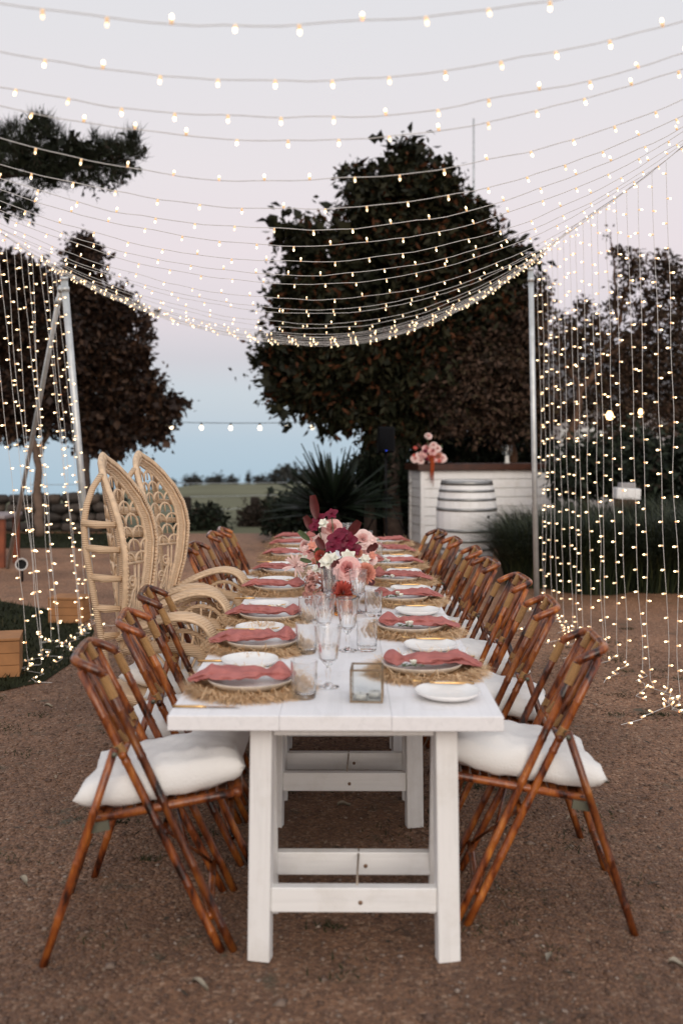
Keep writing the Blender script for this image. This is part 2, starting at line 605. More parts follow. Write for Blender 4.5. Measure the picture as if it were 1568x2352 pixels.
SHRUB = [simple('shrub_green', (0.0189, 0.0270, 0.0149), .6, var=.3, scale=2, spec=.25), simple('shrub_dark', (0.0108, 0.0149, 0.0095), .6, spec=.2), simple('shrub_brown', (0.0270, 0.0189, 0.0135), .7, spec=.2)]
HEDGE_B = [simple('dry_hedge', (.060, .046, .036), .9, var=.3, scale=2, spec=.1), simple('dry_hedge_dark', (.040, .032, .026), .9, spec=.1), simple('dry_hedge_olive', (.050, .048, .032), .9, spec=.1)]
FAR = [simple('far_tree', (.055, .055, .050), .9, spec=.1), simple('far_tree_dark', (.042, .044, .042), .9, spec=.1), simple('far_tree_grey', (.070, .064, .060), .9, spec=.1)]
AGAVE = [simple('agave_green', (.013, .021, .012), .5, var=.25, scale=2, spec=.3), simple('agave_dark', (.006, .010, .006), .5, spec=.3)]
F_DEEP = simple('rose_heart', (.62, .25, .24), .6, var=.12, scale=14, spec=.2)
F_PINK = simple('rose_petal', (.78, .46, .43), .6, var=.10, scale=12, spec=.2)
F_BLUSH = simple('blush_petal', (.82, .61, .57), .6, var=.08, scale=12, spec=.2)
F_CORAL = simple('coral_petal', (.60, .135, .105), .65, var=.2, scale=20, spec=.2)
F_PEACH = simple('peach_petal', (.73, .33, .25), .65, var=.15, scale=20, spec=.2)
F_BURG = simple('burgundy_petal', (.155, .008, .030), .5, var=.3, scale=25, spec=.3)
F_BLEAF = simple('burgundy_leaf', (.085, .012, .012), .4, var=.3, scale=15, spec=.4)
F_WHITE = simple('white_petal', (.80, .79, .70), .6, var=.04, scale=20, spec=.2)
F_MAUVE = simple('mauve_petal', (.42, .20, .165), .75, var=.3, scale=40, spec=.15)
F_GREEN = simple('sage_leaf', (.075, .105, .045), .6, var=.3, scale=30, spec=.3)
F_RUST = simple('amaranth_tassel', (.33, .062, .02), .9, var=.25, scale=30, spec=.1)
BURG_VASE = simple('burgundy_glaze', (.055, .006, .008), .25, var=.2)
LED = glow_mat('led_tip', (1.0, .78, .47), 4.2)
_t = LED.node_tree
_oi = _t.nodes.new('ShaderNodeObjectInfo')
_mr = _t.nodes.new('ShaderNodeMapRange')
_mr.inputs['To Min'].default_value = 1.6
_mr.inputs['To Max'].default_value = 6.2
_t.links.new(_oi.outputs['Random'], _mr.inputs['Value'])
_t.links.new(_mr.outputs[0], _t.nodes['Principled BSDF'].inputs['Emission Strength'])
HOLD = glow_mat('led_holder', (1.0, .66, .36), .38)
GLOBE = glow_mat('festoon_globe', (1.0, .82, .58), 4.5)
FLAME = glow_mat('warm_lamp', (1.0, .62, .28), 7.0)

def glass_mat(name, col, rough=0.0, ior=1.45):
    m, t, p = base_mat(name)
    p.inputs['Base Color'].default_value = (*col, 1)
    p.inputs['Transmission Weight'].default_value = 1
    p.inputs['Roughness'].default_value = rough
    p.inputs['IOR'].default_value = ior
    return m
GLASS = glass_mat('cut_glass', (1, 1, 1), .01, 1.33)
GLASS.node_tree.nodes['Principled BSDF'].inputs['Transmission Weight'].default_value = .97
GLASS.node_tree.nodes['Principled BSDF'].inputs['Coat Weight'].default_value = .5
PANE = glass_mat('clear_pane', (.97, .99, .98), 0, 1.5)
AMBER = glass_mat('amber_glass', (.80, .33, .05), .05)
DARKPANE = simple('dark_window', (.05, .05, .06), .1, var=.1, spec=.6)
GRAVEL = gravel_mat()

# ------------------------------------------------------------------ the setting
def fall(x, y):
    """the terrain: level yard, then land that falls away to the pasture hill"""
    k = max(0.0, y - 15.2)
    t = min(1, max(0, (-x / max(y, 1) - .16) / .14))
    s = .0450 + .016 * t
    z = -.03 - s * min(k, 190) - .2 * max(0, k - 190)
    z += .35 * noise.noise(Vector((x * .02, y * .02, 0))) * min(1, k / 60)
    return z

g = MB()
xs = [-900, -500, -300] + [x for x in range(-200, 201, 10)] + [300, 500, 900]
ys = [-120, -60, -20, 0, 10, 15.2, 17, 20, 24, 30, 38, 48, 60, 75, 95, 120, 150, 180, 205, 215, 240, 300, 400]
for y in ys:
    for x in xs:
        g.v.append((x, y, fall(x, y)))
nx = len(xs)
for j in range(len(ys) - 1):
    for i in range(nx - 1):
        g.f.append((j * nx + i, j * nx + i + 1, (j + 1) * nx + i + 1, (j + 1) * nx + i)); g.m.append(0)
tag(g.build('terrain', FIELD), kind='structure')

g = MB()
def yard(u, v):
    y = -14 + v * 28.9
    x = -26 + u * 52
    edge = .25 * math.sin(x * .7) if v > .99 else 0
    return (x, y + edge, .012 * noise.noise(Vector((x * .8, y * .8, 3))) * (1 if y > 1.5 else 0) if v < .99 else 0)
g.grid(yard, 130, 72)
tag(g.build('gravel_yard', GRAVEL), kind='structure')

# pebbles lying on the near part of the yard
def pebbles(n, x0, x1, y0, y1, smin, smax, name):
    base = np.array([(1, 0, 0), (-1, 0, 0), (0, 1, 0), (0, -1, 0), (0, 0, 1), (0, 0, -1)], float)
    tri = np.array([(0, 2, 4), (2, 1, 4), (1, 3, 4), (3, 0, 4), (2, 0, 5), (1, 2, 5), (3, 1, 5), (0, 3, 5)])
    py = y0 + (y1 - y0) * rng.random(n) ** 1.4
    px = x0 + (x1 - x0) * rng.random(n)
    s = smin + (smax - smin) * rng.random(n) ** 3
    a = rng.random(n) * 6.283
    sc = np.stack([s * (0.8 + .6 * rng.random(n)), s * (.7 + .5 * rng.random(n)), s * (.35 + .35 * rng.random(n))], 1)
    p = base[None] * sc[:, None] * (0.75 + .5 * rng.random((n, 6, 1)))
    ca, sa = np.cos(a)[:, None], np.sin(a)[:, None]
    x = p[..., 0] * ca - p[..., 1] * sa + px[:, None]
    y = p[..., 0] * sa + p[..., 1] * ca + py[:, None]
    gz = np.array([.012 * noise.noise(Vector((px[i] * .8, py[i] * .8, 3))) for i in range(n)])
    z = p[..., 2] + gz[:, None] + s[:, None] * .12
    v = np.stack([x, y, z], 2).reshape(-1, 3)
    f = (tri[None] + (np.arange(n) * 6)[:, None, None]).reshape(-1, 3)
    mi = np.repeat(rng.choice(5, n, p=[.32, .28, .25, .12, .03]), 8)
    mats = [MATS[k] for k in ('pebble_a', 'pebble_b', 'pebble_c', 'pebble_d', 'pebble_e')]
    return tag(link(name, np_mesh(name, v, f, mats, mi, smooth=True)), 'loose brown and pale ' + name + ' strewn over the gravel yard', kind='stuff')
simple('pebble_a', (.142, .086, .060), .85, var=.3, scale=40, spec=.25)
simple('pebble_b', (.19, .112, .074), .85, var=.3, scale=40, spec=.25)
simple('pebble_c', (.115, .072, .053), .85, var=.3, scale=40, spec=.25)
simple('pebble_d', (.20, .145, .112), .8, var=.2, scale=40, spec=.25)
simple('pebble_e', (.28, .22, .18), .8, var=.2, scale=40, spec=.25)
pebbles(60000, -2.2, 2.4, 1.9, 7.0, .0022, .0105, 'pebbles')
pebbles(700, -2.3, 2.5, 2.1, 7.5, .009, .022, 'stones')
n = 1100
q = np.stack([-2.4 + 4.9 * rng.random(n), 2.0 + 6 * rng.random(n) ** 1.3], 1)
a = rng.random(n) * 6.283
L_ = .008 + .030 * rng.random(n) ** 2; w_ = .0015 + .006 * rng.random(n) ** 2
dx, dy = np.cos(a) * L_, np.sin(a) * L_
nx_, ny_ = -np.sin(a) * w_, np.cos(a) * w_
zz = .010 + .006 * rng.random((n, 4))
v = np.stack([np.stack([q[:, 0] - dx, q[:, 1] - dy, zz[:, 0]], 1), np.stack([q[:, 0] + nx_, q[:, 1] + ny_, zz[:, 1]], 1), np.stack([q[:, 0] + dx, q[:, 1] + dy, zz[:, 2]], 1), np.stack([q[:, 0] - nx_, q[:, 1] - ny_, zz[:, 3]], 1)], 1).reshape(-1, 3)
tag(link('leaf_litter', np_mesh('leaf_litter', v, np.arange(n * 4).reshape(-1, 4), [simple('litter_brown', (.075, .042, .026), .9), simple('litter_pale', (.26, .20, .14), .9), simple('litter_dark', (.035, .028, .018), .9)], rng.choice(3, n, p=[.5, .15, .35]))), 'dry leaf bits and twigs scattered over the gravel yard', 'litter', kind='stuff')

# lawn patches
def lawn(name, pts, label, nblade, h):
    g = MB()
    g.add([(x, y, .006) for x, y in pts], [tuple(range(len(pts)))])
    tag(g.build(name, LAWN), kind='structure')
    P = np.array(pts)
    lo, hi = P.min(0), P.max(0)
    def inside(q):
        c = np.zeros(len(q), bool)
        j = len(P) - 1
        for i in range(len(P)):
            cond = ((P[i, 1] > q[:, 1]) != (P[j, 1] > q[:, 1])) & (q[:, 0] < (P[j, 0] - P[i, 0]) * (q[:, 1] - P[i, 1]) / (P[j, 1] - P[i, 1] + 1e-9) + P[i, 0])
            c ^= cond
            j = i
        return c
    q = lo + (hi - lo) * rng.random((nblade * 2, 2))
    q = q[inside(q)][:nblade]
    n = len(q)
    a = rng.random(n) * 6.283
    l = h * (.5 + rng.random(n))
    w = .004 + .004 * rng.random(n)
    dx, dy = np.cos(a), np.sin(a)
    b0 = np.stack([q[:, 0] - dy * w, q[:, 1] + dx * w, np.full(n, .004)], 1)
    b1 = np.stack([q[:, 0] + dy * w, q[:, 1] - dx * w, np.full(n, .004)], 1)
    tp = np.stack([q[:, 0] + dx * l * .6, q[:, 1] + dy * l * .6, l * .8], 1)
    v = np.stack([b0, b1, tp], 1).reshape(-1, 3)
    f = np.arange(n * 3).reshape(-1, 3)
    tag(link('grass', np_mesh('grass', v, f, BLADE, rng.choice(2, n, p=[.85, .15]))), label, 'grass', kind='stuff')
lawn('lawn', [(-1.95, 5.6), (-1.9, 6.3), (-2.05, 7.1), (-2.6, 7.9), (-4.2, 9.0), (-9, 9.0), (-9, 5.0), (-3.2, 5.0), (-2.4, 5.1)], 'short dark grass under the left curtain of lights', 22000, .05)
lawn('lawn_strip', [(-3.4, 12.6), (-3.2, 14.6), (-26, 15.1), (-26, 12.6)], 'short dark grass strip in front of the stone wall', 16000, .07)
# tufts of weed in the gravel
n = 5200
cx = rng.choice(170, n)
ctr = np.stack([-2.4 + 4.8 * rng.random(170), 2.5 + 4.7 * rng.random(170)], 1)
q = ctr[cx] + rng.normal(0, .030, (n, 2)) * (np.array([2.0, 1]) * (.4 + rng.random(170))[cx][:, None])
a = rng.random(n) * 6.283
l = .012 + .02 * rng.random(n)
v = np.stack([np.stack([q[:, 0] - .003, q[:, 1], np.full(n, .0)], 1), np.stack([q[:, 0] + .003, q[:, 1], np.full(n, .0)], 1),
              np.stack([q[:, 0] + np.cos(a) * l, q[:, 1] + np.sin(a) * l, l * .5 + .004], 1)], 1).reshape(-1, 3)
tag(link('weeds', np_mesh('weeds', v, np.arange(n * 3).reshape(-1, 3), BLADE, rng.choice(2, n, p=[.7, .3]))), 'tiny green weeds scattered in the gravel', 'weeds', kind='stuff')

# fallen leaves
FALLEN = simple('fallen_leaf', (.30, .26, .20), .8, var=.2, scale=30)
for k, (u, v_, lab) in enumerate([(790, 1862, 'long pale fallen leaf on the gravel under the table'), (112, 1632, 'pale fallen leaf on the gravel left of the nearest chair'),
                                  (55, 2040, 'small grey leaf on the gravel at the near left'), (460, 2283, 'pale green leaf on the gravel before the left trestle foot'), (205, 1560, 'curled fallen leaf on gravel near the hanging lights'),
                                  (706, 2000, 'greenish leaf lying beside the near trestle'), (1260, 2220, 'greenish leaf on the gravel right of the near trestle'), (1552, 2235, 'pale leaf on the gravel at the far right front')]):
    d = FPX * CAM_H / (v_ - 1014)
    p = W(u, v_, d)
    g = MB()
    L, wd = random.uniform(.045, .085), random.uniform(.008, .016)
    g.grid(lambda a, b: (L * (a - .5), wd * (2 * b - 1) * math.sin(PI * min(.98, max(.04, a))), .010 + .014 * abs(2 * b - 1) + .006 * math.sin(a * 5)), 6, 2)
    o = g.build('fallen_leaf', FALLEN, loc=(p.x, p.y, .012))
    o.rotation_euler = (0, 0, .2 + random.uniform(-1, 1) * (k > 0))
    tag(o, lab, 'leaf', 'fallen leaves on the gravel')

# ------------------------------------------------------------------ foliage
def leaf_cloud(blobs, n, size, shell=.45, flat=.7, droop=.25, asp=.42, nm=3, p=(.6, .28, .12), gaps=0.0, seed=0):
    """leaf faces (folded, two triangles each... as two quads' halves) spread through ellipsoids"""
    r = np.random.default_rng(seed + 11)
    C = np.array([b[0] for b in blobs], float)
    S = np.array([b[1] for b in blobs], float)
    wt = (S.prod(1)) ** (2 / 3)
    per = 11
    nc = max(4, n // per)
    pick = r.choice(len(blobs), nc, p=wt / wt.sum())
    d = r.normal(size=(nc, 3))
    d /= np.linalg.norm(d, axis=1)[:, None]
    rad = shell + (1.05 - shell) * r.random(nc) ** .6
    rad *= 1 + .15 * np.sin(d[:, 0] * 5 + pick) * np.cos(d[:, 2] * 6 + pick * 2) + .15 * r.normal(size=nc) * (rad > .82)
    cpos = C[pick] + d * S[pick] * rad[:, None]
    ci = np.repeat(np.arange(nc), per)[:n]
    n = len(ci)
    d = d[ci]
    j_ = r.normal(size=(n, 3))
    pos = cpos[ci] + j_ * size * .72
    d = d * .5 + j_ * .4
    if gaps > 0:
        keep = np.array([noise.noise(Vector(q) * 1.1) > gaps - .75 for q in pos])
        pos, d = pos[keep], d[keep]
        n = len(pos)
    ax = d * flat + r.normal(size=(n, 3)) * .6 + np.array([0, 0, -droop])
    ax /= np.linalg.norm(ax, axis=1)[:, None]
    sd = np.cross(ax, r.normal(size=(n, 3)))
    sd /= np.linalg.norm(sd, axis=1)[:, None] + 1e-9
    nr = np.cross(ax, sd)
    L = size * (.6 + .8 * r.random(n))
    Wd = L * asp * (.8 + .4 * r.random(n))
    a = pos - ax * L[:, None] * .5
    b = pos + ax * L[:, None] * .5
    m0 = pos + nr * (Wd * .25)[:, None]
    s1 = pos + sd * (Wd * .5)[:, None] - ax * (L * .05)[:, None]
    s2 = pos - sd * (Wd * .5)[:, None] - ax * (L * .05)[:, None]
    v = np.stack([a, s1, b, s2], 1)
    v[:, 1] += nr * (Wd * .22)[:, None]
    v[:, 3] += nr * (Wd * .22)[:, None]
    f = np.array([(0, 1, 2), (0, 2, 3)])[None] + (np.arange(n) * 4)[:, None, None]
    mi = np.repeat(r.choice(nm, n, p=p), 2)
    return v.reshape(-1, 3), f.reshape(-1, 3), mi


def DB(u, v, r, d, fl=1.0):
    """an ellipsoid of foliage at survey point"""
    rr = r * d / FPX
    return (tuple(W(u, v, d)), (rr, rr * fl, rr))


def tree(name, label, blobs, n, size, mats, trunks, bark, core=1.0, group=None, p=(.6, .28, .12), asp=.42, seed=0, shell=.45, gaps=0.0, droop=.25, cat='tree'):
    base = trunks[0][0][0]
    root = thing(name, label, cat, base, group=group)
    off = Vector(base)
    v, f, mi = leaf_cloud(blobs, n, size, shell=shell, asp=asp, p=p, seed=seed, gaps=gaps, droop=droop)
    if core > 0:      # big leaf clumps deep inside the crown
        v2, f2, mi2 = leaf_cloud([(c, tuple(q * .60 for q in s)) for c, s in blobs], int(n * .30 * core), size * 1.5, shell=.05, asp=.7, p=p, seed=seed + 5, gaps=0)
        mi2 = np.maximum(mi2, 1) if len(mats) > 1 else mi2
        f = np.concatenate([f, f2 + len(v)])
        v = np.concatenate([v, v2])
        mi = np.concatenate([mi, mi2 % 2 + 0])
    crown = link('crown', np_mesh('crown', v - np.array(off), f, mats, mi), root)
    t = MB()
    for pts, rr in trunks[:1]:
        t.tube([Vector(q) - off for q in pts], rr, 9)
    t.build('trunk', bark, root)
    for pts, rr in trunks[1:]:
        t = MB()
        t.tube([Vector(q) - off for q in pts], rr, 7)
        t.build('limb', bark, root)
    return root


def limb(pts, r0, r1, wob=.04):
    """a wandering branch through points, with radii that taper"""
    out, rr = [], []
    k = 0
    for a, b in zip(pts[:-1], pts[1:]):
        for i in range(4):
            q = Vector(a).lerp(Vector(b), i / 4)
            q += Vector((random.uniform(-wob, wob), random.uniform(-wob, wob), 0)) * (1 if k else 0)
            out.append(q); k += 1
    out.append(Vector(pts[-1]))
    rr = [r0 + (r1 - r0) * i / (len(out) - 1) for i in range(len(out))]
    return out, rr


def gnd(u, d):
    p = W(u, 1014, d)
    return (p.x, p.y, min(0.0, fall(p.x, d)) if d > 15.2 else 0.0)


# magnolia
D = 14.0
mb = [DB(u, v, r, D, .8) for u, v, r in [(952, 362, 34), (922, 412, 60), (995, 432, 58), (868, 452, 78), (1000, 500, 96), (850, 540, 82), (930, 580, 150), (1075, 590, 100),
      (700, 562, 58), (770, 640, 88), (1150, 622, 68), (690, 690, 75), (740, 740, 110), (850, 740, 150), (1000, 740, 150), (1130, 740, 110), (655, 835, 68), (750, 850, 110),
      (900, 870, 130), (672, 915, 55), (770, 935, 62), (890, 955, 75), (1000, 880, 120), (960, 965, 50), (1085, 490, 36), (812, 408, 26), (1200, 598, 22), (655, 535, 22), (640, 700, 26), (925, 352, 24)]]
b0 = Vector(gnd(905, D))
tree('magnolia_tree', 'tall dark magnolia tree with glossy rusty-backed leaves behind the table', mb, 40000, .142, MAG,
     [limb([b0, W(895, 1010, D), W(905, 850, D), W(930, 600, D), W(950, 380, D)], .17, .03), limb([W(897, 980, D), W(800, 900, D), W(700, 850, D)], .07, .02),
      limb([W(905, 840, D), W(1010, 760, D), W(1110, 690, D)], .07, .02), limb([W(910, 760, D), W(820, 680, D), W(720, 620, D)], .06, .02), limb([W(925, 640, D), W(1010, 560, D), W(1060, 520, D)], .05, .015)],
     BARK, p=(.54, .31, .15), asp=.42, seed=1, gaps=.30)
# copper tree between the magnolia and the bar
D = 13.6
mb = [DB(u, v, r, D, .8) for u, v, r in [(1110, 830, 100), (1185, 765, 80), (1200, 880, 85), (1090, 910, 90), (1010, 890, 70), (1225, 700, 45), (1150, 960, 60), (1240, 960, 55), (1040, 960, 45)]]
tree('copper_tree', 'low spreading dark copper-brown tree behind the white bar', mb, 16000, .085, COPPER,
     [limb([gnd(1185, 14.4), W(1180, 1040, 14.2), W(1165, 940, 14), W(1150, 830, D)], .09, .03), limb([W(1168, 950, D), W(1215, 915, 13.3), W(1230, 860, 13.2)], .03, .012), limb([W(1165, 930, D), W(1110, 880, D), W(1060, 850, D)], .04, .012)],
     BARK2, asp=.55, seed=2, gaps=.1)
# loose tree on the right
D = 14.8
mb = [DB(u, v, r, D, .8) for u, v, r in [(1392, 548, 20), (1420, 590, 26), (1450, 625, 40), (1515, 615, 42), (1560, 660, 60), (1490, 690, 55), (1420, 700, 42), (1330, 715, 22), (1290, 745, 22), (1340, 775, 50),
      (1470, 790, 75), (1560, 780, 80), (1590, 700, 60), (1400, 830, 75), (1300, 850, 60), (1260, 800, 40), (1500, 880, 85), (1590, 880, 85), (1430, 930, 60), (1520, 970, 60), (1275, 905, 35), (1242, 660, 22), (1590, 980, 60), (1366, 905, 40), (1330, 930, 60), (1400, 980, 60), (1460, 860, 60), (1310, 800, 45)]]
tree('loose_crowned_tree', 'brownish loose-leaved tree rising behind the right curtain of lights', mb, 19000, .080, COPPER,
     [limb([gnd(1352, 13.4), W(1338, 1115, 13.4), W(1306, 1010, 13.6), W(1330, 900, 14.2), W(1400, 780, D), W(1440, 620, D)], .10, .02), limb([W(1330, 900, 14.2), W(1290, 830, D), W(1260, 780, D)], .05, .015),
      limb([W(1370, 830, D), W(1470, 760, D), W(1550, 700, D)], .06, .015), limb([W(1345, 880, D), W(1440, 880, D), W(1540, 860, D)], .05, .015), limb([W(1410, 740, D), W(1400, 640, D), W(1392, 540, D)], .03, .008)],
     BARK2, asp=.5, seed=3, gaps=.40, core=.25, shell=.3)
# plum tree on the left
D = 15.0
mb = [DB(u, v, r * .87, D, .8) for u, v, r in [(185, 572, 32), (215, 590, 25), (190, 640, 60), (250, 715, 70), (318, 745, 28), (285, 820, 70), (200, 800, 105), (160, 700, 50), (320, 895, 62), (375, 945, 42), (245, 940, 85), (170, 950, 60), (300, 985, 45), (355, 985, 38), (205, 1015, 35), (395, 935, 22), (262, 1035, 25), (155, 880, 50)]]
tree('plum_tree', 'dark purple-leaved plum tree right of the leaning pole, its trunk behind the pole', mb, 18000, .105, PLUM,
     [limb([gnd(194, D), W(194, 1080, D), W(200, 980, D), W(205, 800, D), W(190, 620, D)], .10, .02), limb([W(200, 980, D), W(270, 900, D), W(350, 930, D)], .05, .015), limb([W(203, 850, D), W(250, 760, D), W(300, 750, D)], .04, .012)],
     BARK, asp=.5, seed=4, p=(.45, .35, .20), gaps=.28)
D = 14.2
mb = [DB(u, v, r, D, .8) for u, v, r in [(15, 625, 45), (85, 640, 45), (60, 720, 85), (120, 790, 85), (30, 830, 90), (-30, 740, 70), (-10, 930, 75), (85, 920, 75), (40, 970, 45), (-70, 850, 80), (125, 900, 45), (-60, 950, 60)]]
tree('purple_leaved_tree', 'dark purple-leaved tree with a pale forked trunk behind the left curtain of lights', mb, 18000, .105, PLUM,
     [limb([gnd(92, D), W(90, 1150, D), W(88, 1050, D), W(70, 960, D), W(40, 820, D), W(30, 680, D)], .085, .02), limb([W(88, 1052, D), W(112, 985, D), W(130, 900, D)], .055, .015), limb([W(72, 965, D), W(10, 900, D), W(-40, 850, D)], .04, .015)],
     simple('pale_bark', (.16, .105, .075), .9, var=.3, scale=9, bump=.6, bscale=14), asp=.5, seed=5, p=(.35, .40, .25), gaps=.12)
# a slim far trunk between them
t = thing('slim_tree', 'slim dark young tree trunk beyond the plum tree', 'tree', gnd(257, 17))
g = MB(); off = Vector(gnd(257, 17))
g.tube([Vector((0, 0, -.1)), W(258, 1100, 17) - off, W(256, 1000, 17) - off], [.05, .045, .04], 7); g.build('trunk', BARK, t)
v, f, mi = leaf_cloud([DB(256, 985, 40, 17)], 700, .14, seed=31)
link('crown', np_mesh('crown', v - np.array(off), f, PLUM, mi), t)

# pine reaching in from the left
D = 11.5
pb = [DB(u, v, r, D, .7) for u, v, r in [(85, 300, 28), (30, 325, 40), (135, 345, 48), (205, 345, 34), (240, 365, 38), (290, 365, 40), (305, 335, 20), (255, 325, 16), (60, 370, 45), (190, 395, 40), (255, 410, 28), (10, 375, 40), (-30, 330, 50), (-60, 380, 60), (20, 465, 30), (60, 480, 22), (-30, 460, 50), (150, 405, 30), (100, 400, 35)]]
pb += [DB(u, v, r, D, .7) for u, v, r in [(-280, 150, 70), (-340, 190, 60), (-210, 200, 60), (-270, 60, 60), (-360, 290, 50), (-200, 290, 50), (-300, -30, 45), (-410, 360, 45)]]
root = tree('pine_tree', 'pine tree with tufted dark needles reaching in at the upper left', pb, 1600, .10, PINE,
            [limb([gnd(-330, D), W(-320, 800, D), W(-300, 450, D), W(-280, 150, D)], .2, .08, .02), limb([W(-300, 470, D), W(-150, 430, D), W(30, 400, D), W(180, 390, D), W(300, 365, D)], .07, .012), limb([W(-300, 520, D), W(-100, 495, D), W(60, 480, D)], .05, .01)],
            BARK, asp=.5, seed=6, core=.6)
r = np.random.default_rng(66)
n = 27000
C = np.array([b[0] for b in pb]); S = np.array([b[1] for b in pb])
cl = 760
wt = S.prod(1) ** (2 / 3); pk = r.choice(len(pb), cl, p=wt / wt.sum())
dd = r.normal(size=(cl, 3)); dd /= np.linalg.norm(dd, axis=1)[:, None]
cp = C[pk] + dd * S[pk] * (.25 + .75 * r.random(cl) ** .6)[:, None]
ci = r.choice(cl, n)
ax = r.normal(size=(n, 3)) * .55 + np.array([0, 0, .75]) + dd[ci] * .35
ax /= np.linalg.norm(ax, axis=1)[:, None]
L = .13 + .10 * r.random(n)
sd = np.cross(ax, r.normal(size=(n, 3))); sd /= np.linalg.norm(sd, axis=1)[:, None]
st = cp[ci] + r.normal(size=(n, 3)) * .03
v = np.stack([st - sd * .006, st + sd * .006, st + ax * L[:, None]], 1).reshape(-1, 3) - np.array(root.location)
link('needles', np_mesh('needles', v, np.arange(n * 3).reshape(-1, 3), PINE, r.choice(3, n, p=[.6, .3, .1])), root)['kind'] = 'stuff'

# shrubs and hedges
def shrub(name, label, blobs, n, size, mats, seed, group=None, asp=.4, cat='shrub', core=1.0):
    lo = min(c[2] - s[2] for c, s in blobs)
    c0 = blobs[0][0]
    gz = fall(c0[0], c0[1]) if c0[1] > 15.2 else 0
    base = Vector((c0[0], c0[1], gz))
    stem_top = Vector(c0)
    return tree(name, label, blobs, n, size, mats, [([base - Vector((0, 0, .03)), base.lerp(stem_top, .5), stem_top], [.03, .02, .012])], BARK2, seed=seed, group=group, asp=asp, cat=cat, core=core)
shrub('shrub', 'small dark green shrub beyond the gravel between peacock chair and table', [DB(460, 1195, 32, 15.6), DB(485, 1185, 24, 15.6), DB(430, 1205, 26, 15.6), DB(500, 1205, 22, 15.6)], 1500, .09, SHRUB, 21)
shrub('dry_bush', 'dry brown bush at the field edge left of the spiky plants', [DB(600, 1185, 40, 17), DB(575, 1195, 34, 17), DB(640, 1175, 40, 17)], 2200, .07, HEDGE_B, 22)
shrub('dark_shrub', 'low dark shrub at the left foot of the spiky plants', [DB(655, 1185, 42, 13.6), DB(690, 1160, 45, 13.8), DB(640, 1205, 30, 13.5), DB(720, 1190, 40, 13.4)], 2600, .10, SHRUB, 23)
shrub('dark_hedge', 'dark green hedge behind the foot of the leaning pole', [DB(215, 1190, 45, 16), DB(180, 1190, 40, 16), DB(240, 1175, 40, 16), DB(150, 1200, 30, 16)], 3000, .11, SHRUB, 24, cat='hedge')
for k, (u, v_, rr, d, lab) in enumerate([(1350, 1075, 62, 12.4, 'dark bush under the loose-leaved tree beside the bar end'), (1450, 1050, 60, 12.8, 'dark bush behind the small white box'), (1555, 1080, 75, 12.0, 'dark bush at the right edge behind the hanging lights'), (1120, 1020, 48, 15.0, 'dark bush behind the middle of the bar top'), (1010, 1010, 52, 15.2, 'dark bush behind the flowers on the bar'), (1210, 1015, 36, 15.1, 'dark bush behind the bottle end of the bar')]):
    shrub('garden_bush', lab, [DB(u, v_, rr, d), DB(u - rr * .7, v_ + rr * .4, rr * .7, d), DB(u + rr * .7, v_ + rr * .35, rr * .7, d)], 2300, .12, SHRUB, 40 + k, group='dark bushes around the bar')

shrub('dark_shrub', 'dense dark green shrub between the spiky plants and the bar', [DB(860, 1165, 55, 14.6), DB(815, 1175, 48, 14.6), DB(905, 1150, 50, 14.8), DB(870, 1100, 45, 15), DB(930, 1100, 38, 14.2), DB(880, 1085, 45, 14.0), DB(905, 1045, 40, 14.0), DB(850, 1070, 36, 14.0), DB(835, 1210, 40, 14.5), DB(910, 1205, 42, 14.5)], 9000, .10, SHRUB, 25)
# spiky plants: long stiff blades
def spiky(label, u, v, d, L, n, seed):
    r = random.Random(seed)
    base = Vector(gnd(u, d))
    root = thing('spiky_plant', label, 'plant', base, group='spiky plants behind the table')
    h0 = (W(u, v, d) - base).z
    g = MB()
    for i in range(n):
        az = r.uniform(0, 2 * PI)
        el = math.asin(r.uniform(-.05, 1.0)) * .98
        l = L * r.uniform(.75, 1.1)
        dr = Vector((math.cos(az) * math.cos(el), math.sin(az) * math.cos(el), math.sin(el)))
        sd = Vector((-math.sin(az), math.cos(az), 0))
        o = Vector((0, 0, h0 * r.uniform(.8, 1.05)))
        wd = .045 * L * r.uniform(.8, 1.2)
        pts = []
        for s, ww in ((0.02, .5), (.25, 1), (.55, .9), (.8, .5), (1, .02)):
            c = o + dr * l * s + Vector((0, 0, -.10 * l * s * s * math.cos(el)))
            up = sd.cross(dr)
            pts.append((c + sd * wd * ww + up * wd * .3, c, c - sd * wd * ww + up * wd * .3))
        vs_ = [q for tri in pts for q in tri]
        fs = []
        for k in range(4):
            fs += [(k * 3, k * 3 + 1, k * 3 + 4, k * 3 + 3), (k * 3 + 1, k * 3 + 2, k * 3 + 5, k * 3 + 4)]
        g.add(vs_, fs, 0 if r.random() < .6 else 1)
    g.build('leaves', AGAVE, root)
    t = MB()
    t.tube([(0, 0, -.03), (0, 0, h0 * .5), (0, 0, h0)], [.12, .10, .09], 8)
    t.build('trunk', BARK, root)
spiky('large spiky-leaved plant behind the flowers, the widest of three', 765, 1165, 12.6, 1.0, 190, 1)
spiky('spiky-leaved plant between the widest one and the bar', 850, 1135, 14.0, .85, 170, 2)
spiky('spiky-leaved plant behind and left of the bar corner', 900, 1165, 14.2, .62, 110, 3)

